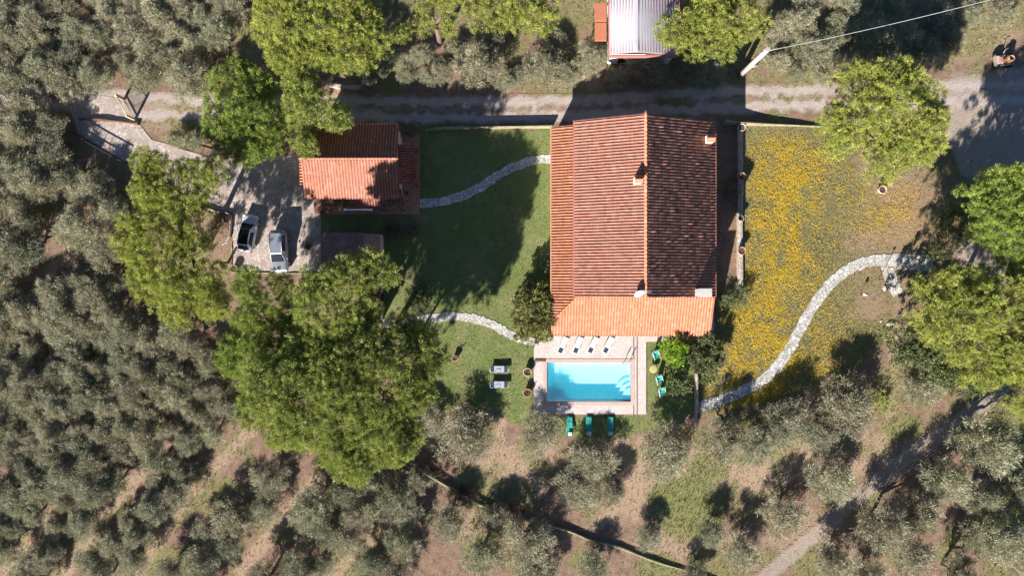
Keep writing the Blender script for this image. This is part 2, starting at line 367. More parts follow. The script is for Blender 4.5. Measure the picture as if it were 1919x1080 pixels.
def terrain_mat():
    t = NT('terrain'); wc = t.coord('World')
    nf = t.noise(7, 6, .75, wc); nm = t.noise(1.3, 5, .65, wc); nl = t.noise(.22, 4, .6, wc)
    nff = t.noise(22, 3, .7, wc)
    soil = t.mix(t.remap(nm, .35, .65), (.18, .115, .078), (.30, .20, .145))
    soil = t.mix(t.remap(nf, .5, .68, 0, .7), soil, (.42, .33, .25))
    soil = t.mix(t.remap(nff, .58, .7, 0, .6), soil, (.10, .07, .05))
    dry = t.mix(t.remap(nf, .35, .65), (.32, .22, .15), (.49, .36, .26)); dry = t.mix(t.remap(nm, .5, .7, 0, .5), dry, (.33, .31, .15))
    gre = t.mix(t.remap(nf, .35, .65), (.13, .145, .05), (.28, .28, .115)); gre = t.mix(t.remap(nm, .5, .68, 0, .6), gre, (.34, .29, .15))
    gra = t.mix(t.remap(nf, .35, .65), (.37, .31, .275), (.58, .50, .455)); gra = t.mix(t.remap(nff, .55, .7, 0, .5), gra, (.26, .21, .185))
    law = t.mix(t.remap(nf, .3, .7), (.135, .175, .052), (.215, .255, .09)); law = t.mix(t.remap(nl, .46, .66, 0, .8), law, (.27, .25, .125)); law = t.mix(t.remap(t.noise(.6, 6, .7, wc, 1.5), .5, .66, 0, .6), law, (.30, .27, .15)); law = t.mix(t.remap(nm, .52, .72, 0, .5), law, (.15, .215, .065))
    mea = t.mix(t.remap(nf, .35, .65), (.17, .18, .07), (.30, .25, .12)); mea = t.mix(t.remap(nm, .48, .68, 0, .75), mea, (.30, .20, .125))
    mso = t.mix(t.remap(nf, .35, .65), (.26, .17, .12), (.38, .26, .185)); mso = t.mix(t.remap(nm, .48, .68, 0, .75), mso, (.25, .205, .12))
    c = t.mix(t.attr('dry'), soil, dry); c = t.mix(t.attr('green'), c, gre)
    c = t.mix(t.attr('gravel'), c, gra); c = t.mix(t.attr('meadsoil'), c, mso); c = t.mix(t.attr('mead'), c, mea); c = t.mix(t.attr('lawn'), c, law)
    t.base(c); t.rough(.95, .1); t.bump(t.math('ADD', nf, t.math('MULTIPLY', nff, .6)), .9, .12)
    return t.m
M['terrain'] = terrain_mat()

def grid_mesh(name, xs, ys, z, mask=None):
    X, Y = np.meshgrid(xs, ys, indexing='xy'); px = 960 + 17 * X; py = 540 - 17 * Y
    nx, ny = len(xs), len(ys)
    f = field(px.ravel(), py.ravel())
    I = np.arange(nx * ny).reshape(ny, nx)
    q = np.stack([I[:-1, :-1], I[:-1, 1:], I[1:, 1:], I[1:, :-1]], -1)
    if mask is not None:
        cx = (X[:-1, :-1] + X[1:, 1:]) / 2; cy = (Y[:-1, :-1] + Y[1:, 1:]) / 2
        q = q[mask(960 + 17 * cx, 540 - 17 * cy)]
    q = q.reshape(-1, 4); used, inv = np.unique(q, return_inverse=True)
    V = np.stack([X.ravel(), Y.ravel(), np.full(X.size, z)], 1)[used]
    return np_mesh(name, V, inv.reshape(q.shape), {k: a[used] for k, a in f.items()})
fx = np.arange(-64, 64.01, .32); fy = np.arange(-40, 40.01, .32)
ox = np.array([-900, -600, -400, -250, -160, -120, -95, -78, -70]); oy = np.array([-900, -600, -400, -250, -160, -110, -80, -60, -48])
xs = np.concatenate([ox, fx, -ox[::-1]]); ys = np.concatenate([oy, fy, -oy[::-1]])
POOL = (*W(1025, 753), *W(1182, 680))    # x0,y0,x1,y1
def pool_hole(px, py):   # leave the ground open where the pool basin is dug
    return ~((px > 1012) & (px < 1195) & (py > 666) & (py < 766))
g = link('ground', grid_mesh('ground', xs, ys, 0, pool_hole), M['terrain']); g['kind'] = 'structure'
def sheet(name, box, z, mask, res=.2):
    x0, y1 = W(box[0], box[1]); x1, y0 = W(box[2], box[3])
    o = link(name, grid_mesh(name, np.arange(x0, x1, res), np.arange(y0, y1, res), z, mask), M['terrain']); o['kind'] = 'structure'; return o
jit = lambda px, py: (fbm(px, py, 9, 21) - .5) * 10
sheet('lawn', (590, 235, 1310, 840), .012, lambda px, py: (sdist(px, py, LAWN) + jit(px, py) > 0) & pool_hole(px, py))
sheet('meadow', (1290, 225, 1800, 785), .012, lambda px, py: sdist(px, py, MEAD) + jit(px, py) > 0)
sheet('dirt_road', (-300, 110, 2100, 260), .024, lambda px, py: dist_line(px, py, ROAD) + jit(px, py) < 30, .25)
sheet('dirt_track', (1380, 640, 2000, 1120), .024, lambda px, py: dist_line(px, py, TRACK) + jit(px, py) < 16, .25)
sheet('gravel_yard', (1740, 110, 2110, 350), .018, lambda px, py: sdist(px, py, YARD) + jit(px, py) > 0, .25)

# paved sheets
def structure(o): o['kind'] = 'structure'; return o
DRIVE = [(120, 172), (180, 178), (232, 184), (262, 232), (285, 262), (345, 278), (400, 300), (440, 296), (500, 292), (590, 290), (592, 378), (602, 400), (604, 500), (598, 512), (437, 509), (437, 398), (405, 392), (378, 382), (310, 340), (235, 302), (148, 250)]
structure(MB().prism([W(*p) for p in DRIVE], -.05, .045).build('driveway', M['drive']))
def strip(name, pts, hw, z=.06):
    P = catmull([W(*p) for p in pts], 8); mb = MB(); L = []; Rr = []
    for i, p in enumerate(P):
        a = P[max(i - 1, 0)]; b = P[min(i + 1, len(P) - 1)]; d = Vector((b[0] - a[0], b[1] - a[1])).normalized(); n = Vector((-d.y, d.x))
        j = hw / 17 + random.uniform(-.1, .08); k = hw / 17 + random.uniform(-.1, .08)
        L.append((p[0] + n.x * j, p[1] + n.y * j)); Rr.append((p[0] - n.x * k, p[1] - n.y * k))
    for i in range(len(P) - 1):
        mb.face([(*Rr[i], z), (*Rr[i + 1], z), (*L[i + 1], z), (*L[i], z)])
        for q in (L, Rr): mb.face([(*q[i], -.02), (*q[i + 1], -.02), (*q[i + 1], z), (*q[i], z)])
    return structure(mb.build(name, M['path']))
strip('footpath', [(1033, 297), (990, 303), (945, 322), (905, 348), (865, 368), (825, 379), (788, 382)], 8.5)
strip('footpath', [(718, 606), (760, 605), (805, 598), (850, 593), (895, 599), (930, 612), (965, 631), (1002, 642)], 8)
strip('footpath', [(1306, 765), (1360, 747), (1410, 725), (1450, 695), (1480, 655), (1505, 607), (1540, 552), (1580, 512), (1625, 491), (1680, 487), (1742, 490)], 10)
strip('footpath', [(1662, 493), (1668, 520), (1683, 552)], 11, .064)
strip('footpath', [(1652, 492), (1700, 491), (1748, 493)], 15, .068)

# ------------------------------------------------------------------ foliage
def blades(P, Dn, L, Wd, tint):
    n = len(P); r = rng.normal(size=(n, 3)); s = np.cross(Dn, r); s /= (np.linalg.norm(s, axis=1, keepdims=True) + 1e-9)
    L = np.asarray(L).reshape(-1, 1) if np.ndim(L) else L; Wd = np.asarray(Wd).reshape(-1, 1) if np.ndim(Wd) else Wd
    V = np.stack([P - s * Wd / 2, P + s * Wd / 2, P + Dn * L], 1).reshape(-1, 3)
    return V, np.arange(n * 3).reshape(n, 3), tint
def nrm(a): return a / (np.linalg.norm(a, axis=1, keepdims=True) + 1e-9)
def crown_mesh(name, lobes, style):
    """lobes: array x,y,z,r,rz"""
    Vs = []; Ts = []
    st = dict(pine=dict(den=9.5, fr=.25, k=44, L=(.09, .23), w=.052, up=.5, spread=.95, low=.25),
              olive=dict(den=8.5, fr=.36, k=34, L=(.14, .36), w=.045, up=.35, spread=.9, low=.5),
              broad=dict(den=6.0, fr=.26, k=22, L=(.12, .26), w=.13, up=.3, spread=1.1, low=.3),
              fine=dict(den=9.0, fr=.2, k=16, L=(.08, .2), w=.06, up=.4, spread=1.0, low=.3))[style]
    for (x, y, z, r, rz) in lobes:
        n = max(4, int(2 * math.pi * r * r * .62 * st['den']))
        d = nrm(rng.normal(size=(n, 3))); d[:, 2] = np.abs(d[:, 2]) - st['low'] * rng.random(n) ** 2
        d = nrm(d); rad = 1 - .35 * rng.random(n) ** 2 + .12 * rng.normal(size=n)
        c = np.array([x, y, z]) + d * np.array([r, r, rz]) * rad[:, None]
        k = st['k']; cc = np.repeat(c, k, 0); dd = np.repeat(d, k, 0); m = n * k
        dirs = nrm(dd * .9 + np.array([0, 0, st['up']]) + rng.normal(size=(m, 3)) * st['spread'] * .7)
        P = cc + rng.normal(size=(m, 3)) * st['fr'] * .45 * np.array([1, 1, .7])
        L = rng.uniform(*st['L'], m); ft = np.repeat(np.clip(rng.normal(.45, .22, n), 0, 1), k)
        ti = np.clip(ft + rng.normal(0, .26 if style == 'olive' else .12, m), 0, 1)
        V, _, _ = blades(P, dirs, L, st['w'], ti); Vs.append(V); Ts.append(ti)
    V = np.concatenate(Vs); T = np.concatenate(Ts)
    return np_mesh(name, V, np.arange(len(V)).reshape(-1, 3), None, {'tint': T})
def branches(mb, base, r0, targets, zfork, lean=(0, 0)):
    bx, by = base; trunk = [(bx, by, -.1), (bx + lean[0] * .3 + .05, by + lean[1] * .3, zfork * .5), (bx + lean[0], by + lean[1], zfork)]
    mb.tube(trunk, [r0 * 1.25, r0, r0 * .8], 8)
    k = max(1, min(6, len(targets) // 3)); fk = Vector(trunk[-1])
    tg = sorted(targets, key=lambda t: math.atan2(t[1] - fk.y, t[0] - fk.x)); per = math.ceil(len(tg) / k)
    for i in range(0, len(tg), per):
        grp = tg[i:i + per]; mx = sum(t[0] for t in grp) / len(grp); my = sum(t[1] for t in grp) / len(grp); mz = sum(t[2] for t in grp) / len(grp)
        mid = fk.lerp(Vector((mx, my, mz)), .55); mid.z -= .2; mid += Vector((random.uniform(-.3, .3), random.uniform(-.3, .3), 0))
        q = fk.lerp(mid, .5) + Vector((random.uniform(-.15, .15), random.uniform(-.15, .15), .1))
        mb.tube([tuple(fk), tuple(q), tuple(mid)], [r0 * .6, r0 * .48, r0 * .36], 6)
        for t in grp:
            e = Vector(t); m2 = mid.lerp(e, .5) + Vector((random.uniform(-.25, .25), random.uniform(-.25, .25), random.uniform(-.2, .1)))
            mb.tube([tuple(mid), tuple(m2), tuple(e)], [r0 * .3, r0 * .18, r0 * .06], 5)
def poly_tree(name, label, cat, poly, h, mat, style='pine', sp=1.3, rl=(.75, 1.25), dome=1.6, gap=.30, group=None, trunk_r=.3, bark='bark_pine', base=None, under=.0, flat=.8, seed=0, gapsc=2.6):
    P = [W(px, py, h - .6) for px, py in poly]
    xs_ = [p[0] for p in P]; ys_ = [p[1] for p in P]
    N = int((max(xs_) - min(xs_)) * (max(ys_) - min(ys_)) / (sp * sp) * 14) + 50
    cx = rng.uniform(min(xs_), max(xs_), N); cy = rng.uniform(min(ys_), max(ys_), N)
    sd = sdist(cx, cy, P) + (vn(cx / 1.7, cy / 1.7, 77 + seed) - .42) * (1.5 if style == 'pine' else .6); ok = sd > .35; cx, cy, sd = cx[ok], cy[ok], sd[ok]
    keep = []
    for i in range(len(cx)):
        if all((cx[i] - cx[j]) ** 2 + (cy[i] - cy[j]) ** 2 > (sp * .72 * (.7 if sd[i] < 1 else 1)) ** 2 for j in keep): keep.append(i)
    area = len(keep); A = np.array(P)
    bx, by = base if base else (float(np.mean(cx[keep])), float(np.mean(cy[keep])))
    lobes = []; tg = []
    gn = vn(cx / gapsc, cy / gapsc, 31 + seed)
    for i in keep:
        if gn[i] < gap * (.8 if style == 'pine' else 1) and (sd[i] > .8 or style == 'pine'): continue
        r = min(random.uniform(*rl), sd[i] * 1.05 + .25); r = max(r, .45)
        z = h - dome + dome * (1 - math.exp(-sd[i] / 2.2)) + random.uniform(-.55, .35) - r * flat
        lobes.append((cx[i] - bx, cy[i] - by, z, r, r * flat))
        if random.random() < .5: tg.append((cx[i] - bx, cy[i] - by, z))
        if under and random.random() < under:
            lobes.append((cx[i] - bx + random.uniform(-.5, .5), cy[i] - by + random.uniform(-.5, .5), z - random.uniform(1., 2.), r, r * flat))
    t = thing(name, label, cat, (bx, by, 0), 0, group)
    me = crown_mesh('crown', lobes, style); link('crown', me, M[mat], t)
    mb = MB(); branches(mb, (0, 0), trunk_r, tg[:60] or [(0, 0, h * .8)], h * .5, (random.uniform(-.5, .5), random.uniform(-.5, .5)))
    mb.build('trunk', M[bark], t, local=True)
    return t
def blob(cx, cy, rx, ry, n=14, j=.12):
    return [(cx + rx * math.cos(2 * math.pi * k / n) * (1 + random.uniform(-j, j)), cy + ry * math.sin(2 * math.pi * k / n) * (1 + random.uniform(-j, j))) for k in range(n)]

PG = 'tall umbrella pines around the house'
poly_tree('pine_tree', 'large umbrella pine at the top edge, left of the stone edged bank', 'pine tree',
          [(462, -60), (470, 20), (480, 70), (500, 100), (512, 128), (545, 120), (575, 112), (602, 132), (636, 130), (658, 106), (692, 108), (716, 96), (724, 60), (712, 20), (700, -60)], 9.0, 'pine', under=.5, seed=1, gap=.14)
poly_tree('pine_tree', 'rounded bright green pine between the dirt road and the paved drive, left of the cottage', 'pine tree',
          [(385, 150), (400, 120), (440, 105), (475, 115), (492, 142), (512, 172), (530, 205), (535, 245), (515, 265), (495, 285), (465, 305), (430, 292), (395, 262), (380, 220)], 7.5, 'pine_green', under=.4, seed=2, gap=.12)
poly_tree('pine_tree', 'loose pine with bare limbs overhanging the upper left corner of the cottage roof', 'pine tree',
          [(530, 135), (575, 130), (600, 170), (635, 200), (640, 222), (612, 243), (585, 275), (560, 285), (545, 250), (528, 190)], 8.0, 'pine_dark', gap=.28, seed=3, under=.3, gapsc=1.8)
poly_tree('pine_tree', 'small two lobed pine at the top edge beside the bare dead branch', 'pine tree',
          [(724, 82), (732, 60), (762, 48), (780, 20), (800, -40), (846, -40), (843, 48), (826, 76), (806, 62), (775, 58), (745, 76)], 8.0, 'pine', seed=4, gap=.25)
poly_tree('pine_tree', 'yellow green pine at the top edge left of the small orange roof', 'pine tree',
          [(856, -40), (1060, -40), (1050, 8), (1038, 45), (1002, 68), (976, 50), (950, 35), (925, 39), (895, 40), (868, 22)], 8.0, 'pine', seed=5, gap=.2)
poly_tree('pine_tree', 'yellow green pine overhanging the pale metal roof at the top edge', 'pine tree',
          [(1226, 42), (1242, 25), (1275, 12), (1282, -50), (1450, -50), (1449, 35), (1430, 65), (1402, 74), (1385, 100), (1350, 106), (1320, 96), (1290, 76), (1240, 62)], 9.0, 'pine', under=.4, seed=6, gap=.18)
poly_tree('pine_tree', 'broad pine standing over the dirt road at the upper right corner of the flower meadow', 'pine tree',
          [(1592, 122), (1622, 105), (1652, 118), (1700, 98), (1740, 122), (1750, 150), (1785, 182), (1790, 250), (1768, 300), (1730, 310), (1690, 326), (1650, 326), (1630, 300), (1615, 265), (1582, 275), (1558, 250), (1560, 210), (1572, 175), (1597, 168)], 9.0, 'pine', under=.5, seed=7, gap=.13)
poly_tree('pine_tree', 'tall yellow green pine with ragged outline left of the parking area', 'pine tree',
          [(243, 290), (290, 280), (312, 302), (345, 298), (372, 310), (407, 303), (402, 340), (375, 378), (350, 382), (342, 402), (366, 430), (412, 450), (407, 470), (392, 500), (416, 540), (411, 580), (382, 592), (345, 576), (325, 614), (290, 605), (255, 570), (240, 545), (220, 500), (205, 440), (210, 405), (236, 385), (224, 350), (240, 330)], 9.2, 'pine', under=.5, gap=.18, seed=8)
poly_tree('pine_tree', 'dark leafy pine over the outbuildings, topmost part of the large clump left of the lawn', 'pine tree',
          [(556, 502), (600, 488), (642, 478), (692, 468), (738, 478), (744, 520), (712, 556), (690, 600), (640, 640), (575, 645), (556, 590)], 12.0, 'pine_dark', gap=.15, seed=9, gapsc=1.7, under=.7, rl=(.8, 1.3), sp=1.25, base=W(712, 600))
poly_tree('pine_tree', 'biggest pine of all, deep green, filling the clump between olive grove and lawn', 'pine tree',
          [(440, 690), (500, 660), (560, 620), (640, 610), (700, 600), (760, 608), (802, 625), (813, 655), (800, 740), (777, 770), (772, 830), (757, 870), (702, 888), (660, 913), (612, 905), (580, 850), (540, 862), (500, 850), (452, 800), (425, 740)], 12.5, 'pine_dark', dome=2.6, gap=.13, seed=10, under=1.0, rl=(.8, 1.35), sp=1.3, gapsc=1.8, base=W(700, 690))
poly_tree('pine_tree', 'shaded green pine just below the two parked cars', 'pine tree',
          [(398, 660), (418, 600), (437, 588), (428, 540), (440, 515), (520, 515), (545, 548), (552, 610), (540, 660), (470, 700), (425, 715), (405, 700)], 9.4, 'pine_green', gap=.14, seed=11, under=.8, gapsc=1.9)
poly_tree('pine_tree', 'dark green pine at the right edge above the small gravel clearing', 'pine tree',
          [(1835, 392), (1850, 350), (1890, 320), (1990, 300), (1990, 560), (1930, 520), (1895, 500), (1870, 450), (1850, 430)], 9.0, 'pine_green', gap=.15, seed=12, under=.4)
poly_tree('pine_tree', 'huge pine at the right edge spreading over the end of the stone path', 'pine tree',
          [(1705, 545), (1745, 528), (1790, 512), (1850, 490), (1900, 515), (1990, 520), (1990, 800), (1930, 775), (1880, 745), (1855, 690), (1800, 680), (1755, 640), (1742, 600), (1757, 575), (1722, 560), (1690, 548)], 9.5, 'pine', gap=.2, seed=13, under=.4)
poly_tree('hedge_shrub', 'dense light green clump of shrubs bordering the right side of the meadow', 'shrub',
          [(1742, 480), (1748, 440), (1762, 400), (1800, 372), (1840, 360), (1838, 400), (1822, 440), (1800, 468), (1772, 490)], 3.0, 'oak', 'fine', sp=1.0, rl=(.6, 1.0), dome=.8, gap=.05, trunk_r=.1, bark='bark_olive', under=.2)
poly_tree('oak_tree', 'pale green oak below the huge pine at the right edge, beside the dirt track', 'oak tree',
          [(1680, 612), (1718, 600), (1760, 622), (1792, 665), (1835, 672), (1868, 700), (1852, 735), (1820, 745), (1782, 722), (1730, 692), (1690, 667)], 6.0, 'oak', 'broad', sp=1.3, rl=(.8, 1.3), dome=1.5, gap=.2, trunk_r=.2, bark='bark_olive', under=.3)
poly_tree('laurel_tree', 'dark oval laurel tree against the left eave of the main house', 'tree',
          [(966, 560), (985, 540), (1010, 528), (1036, 532), (1040, 600), (1034, 630), (1005, 648), (975, 638), (962, 605)], 4.4, 'laurel', 'broad', sp=1.0, rl=(.6, 1.0), dome=1.8, gap=.1, trunk_r=.15, bark='bark_olive', under=.4)
poly_tree('fruit_tree', 'small bright lime green tree at the lower right corner of the porch roof', 'tree',
          blob(1269, 662, 25, 26), 4.0, 'fig', 'broad', sp=.9, rl=(.5, .9), dome=1.3, gap=.1, trunk_r=.1, bark='bark_olive', under=.3)
poly_tree('fruit_tree', 'darker small tree just below the lime green tree, beside the green deckchairs', 'tree',
          blob(1275, 710, 20, 24), 3.2, 'oak', 'broad', sp=.9, rl=(.5, .8), dome=1.2, gap=.1, trunk_r=.1, bark='bark_olive', under=.3)
poly_tree('grey_shrub', 'grey green bush between the lime green tree and the meadow', 'shrub',
          blob(1328, 670, 27, 45), 3.2, 'shrub', 'broad', sp=.95, rl=(.5, .9), dome=1.2, gap=.2, trunk_r=.1, bark='bark_olive', under=.3)
poly_tree('round_shrub', 'low leafy bush at the lower right corner of the main house', 'shrub',
          blob(1375, 558, 30, 18), 1.6, 'shrub', 'fine', sp=.7, rl=(.4, .7), dome=.6, gap=.1, trunk_r=.05, bark='bark_olive')
poly_tree('round_shrub', 'round dark clipped bush on the lawn beside the left stone path', 'shrub',
          blob(785, 560, 31, 30, j=.05), 2.8, 'shrub', 'fine', sp=.8, rl=(.6, .9), dome=1.4, gap=.02, trunk_r=.08, bark='bark_olive', under=.3)
poly_tree('sparse_tree', 'thin grey twiggy tree leaning over the left end of the lower stone path', 'tree',
          [(735, 610), (770, 595), (800, 575), (815, 600), (812, 640), (790, 660), (750, 640)], 5.0, 'olive', 'olive', sp=1.1, rl=(.5, .8), dome=1.0, gap=.35, trunk_r=.12, bark='bark_olive')
poly_tree('round_shrub', 'rounded bush behind the upper right corner of the cottage', 'shrub',
          blob(762, 243, 24, 13), 1.8, 'shrub', 'fine', sp=.7, rl=(.45, .7), dome=.6, gap=.0, trunk_r=.05, bark='bark_olive')
poly_tree('dry_shrub', 'brown twiggy bush at the edge of the lawn below the cottage terrace', 'shrub',
          blob(775, 428, 17, 14), 1.1, 'dry', 'fine', sp=.6, rl=(.35, .6), dome=.4, gap=.2, trunk_r=.04, bark='bark_olive')
poly_tree('dry_shrub', 'shaded brown flower shrubs between the outbuilding and the lawn', 'shrub',
          blob(735, 432, 20, 22), 1.1, 'dry', 'fine', sp=.6, rl=(.3, .55), dome=.4, gap=.25, trunk_r=.04, bark='bark_olive')
poly_tree('dry_shrub', 'reddish brown shrub beside the wall of terracotta pots', 'shrub',
          blob(1373, 356, 14, 18), 1.3, 'dry', 'fine', sp=.6, rl=(.35, .6), dome=.4, gap=.15, trunk_r=.04, bark='bark_olive')
poly_tree('round_shrub', 'brownish shrub bed enclosed by the kerb left of the white car', 'shrub',
          blob(400, 425, 24, 32), 1.4, 'dry', 'fine', sp=.75, rl=(.3, .6), dome=.4, gap=.35, trunk_r=.04, bark='bark_olive')
poly_tree('small_pine', 'small green pine between the parking kerb and the big ragged pine', 'tree',
          blob(395, 492, 26, 28), 4.0, 'pine_green', 'pine', sp=1.1, rl=(.5, .9), dome=1.0, gap=.25, trunk_r=.12)
poly_tree('climbing_plant', 'climbing plant on the canopy along the lower wall of the cottage', 'plant',
          [(608, 372), (640, 374), (757, 374), (760, 390), (700, 388), (620, 392), (605, 384)], 2.95, 'laurel', 'fine', sp=.6, rl=(.22, .4), dome=.2, gap=.42, trunk_r=.04, bark='bark_olive')
for (cx, cy, rx, ry, lab) in [(820, 890, 26, 14, 'dark purple brown shrub above the upper end of the mossy wall'), (875, 930, 30, 14, 'dark purple brown shrub along the middle of the mossy wall'), (950, 955, 34, 12, 'dark purple brown shrub at the foot of the mossy wall, lowest of three')]:
    poly_tree('purple_shrub', lab, 'shrub', blob(cx, cy, rx, ry), 1.5, 'purple', 'fine', sp=.8, rl=(.4, .7), dome=.5, gap=.1, trunk_r=.04, bark='bark_olive', group='purple shrubs along the mossy wall')

# ------------------------------------------------------------------ olive prototypes
OLR = 2.3
def olive_proto(seed, mat):
    random.seed(seed); lobes = []
    n = random.randint(8, 11)
    for k in range(n):
        a = 2 * math.pi * k / n + random.uniform(-.3, .3); q = random.uniform(.9, 1.55); r = random.uniform(.6, .95)
        lobes.append((q * math.cos(a), q * math.sin(a), random.uniform(1.8, 2.9), r, r * .95))
    for k in range(4): 
        a = random.uniform(0, 6.28); q = random.uniform(0, .8); r = random.uniform(.6, .95); lobes.append((q * math.cos(a), q * math.sin(a), random.uniform(2.6, 3.4), r, r))
    for k in range(5):
        a = random.uniform(0, 6.28); q = random.uniform(1.5, 2.1); r = random.uniform(.25, .5); lobes.append((q * math.cos(a), q * math.sin(a), random.uniform(1.6, 2.8), r, r))
    cm = crown_mesh('crown', lobes, 'olive'); cm.materials.append(M[mat])
    mb = MB(); branches(mb, (0, 0), .17, [(l[0], l[1], l[2]) for l in lobes], 1.1, (random.uniform(-.2, .2), random.uniform(-.2, .2)))
    tmp = mb.build('trunk', M['bark_olive']); tm = tmp.data; bpy.data.objects.remove(tmp)
    return cm, tm
protos = [olive_proto(100 + i, 'olive' if i % 2 else 'olive_warm') for i in range(8)]
random.seed(5)
nol = 0
def olive(px, py, r, label, group=None, cat='olive tree', proto=None):
    global nol
    s = r / 17 / OLR * 1.02; h = 1.9 * s; x, y = W(px, py, h)
    t = thing('olive_tree', label, cat, (x, y, 0), random.uniform(0, 6.28), group)
    t.scale = (s * random.uniform(.92, 1.08), s * random.uniform(.92, 1.08), s * (.42 if (1050 < px < 1130 and 860 < py < 940) or (990 < px < 1030 and 800 < py < 840) or (780 < px < 930 and 780 < py < 870) else random.uniform(.8, .95) if px > 1600 and py > 780 else random.uniform(.55, .72) if group == 'olive trees standing singly' else random.uniform(.62, .84)))
    cm, tm = protos[(nol if proto is None else proto) % 8]; nol += random.choice((1, 2, 3))
    link('crown', cm, None, t); link('trunk', tm, None, t)
    return t
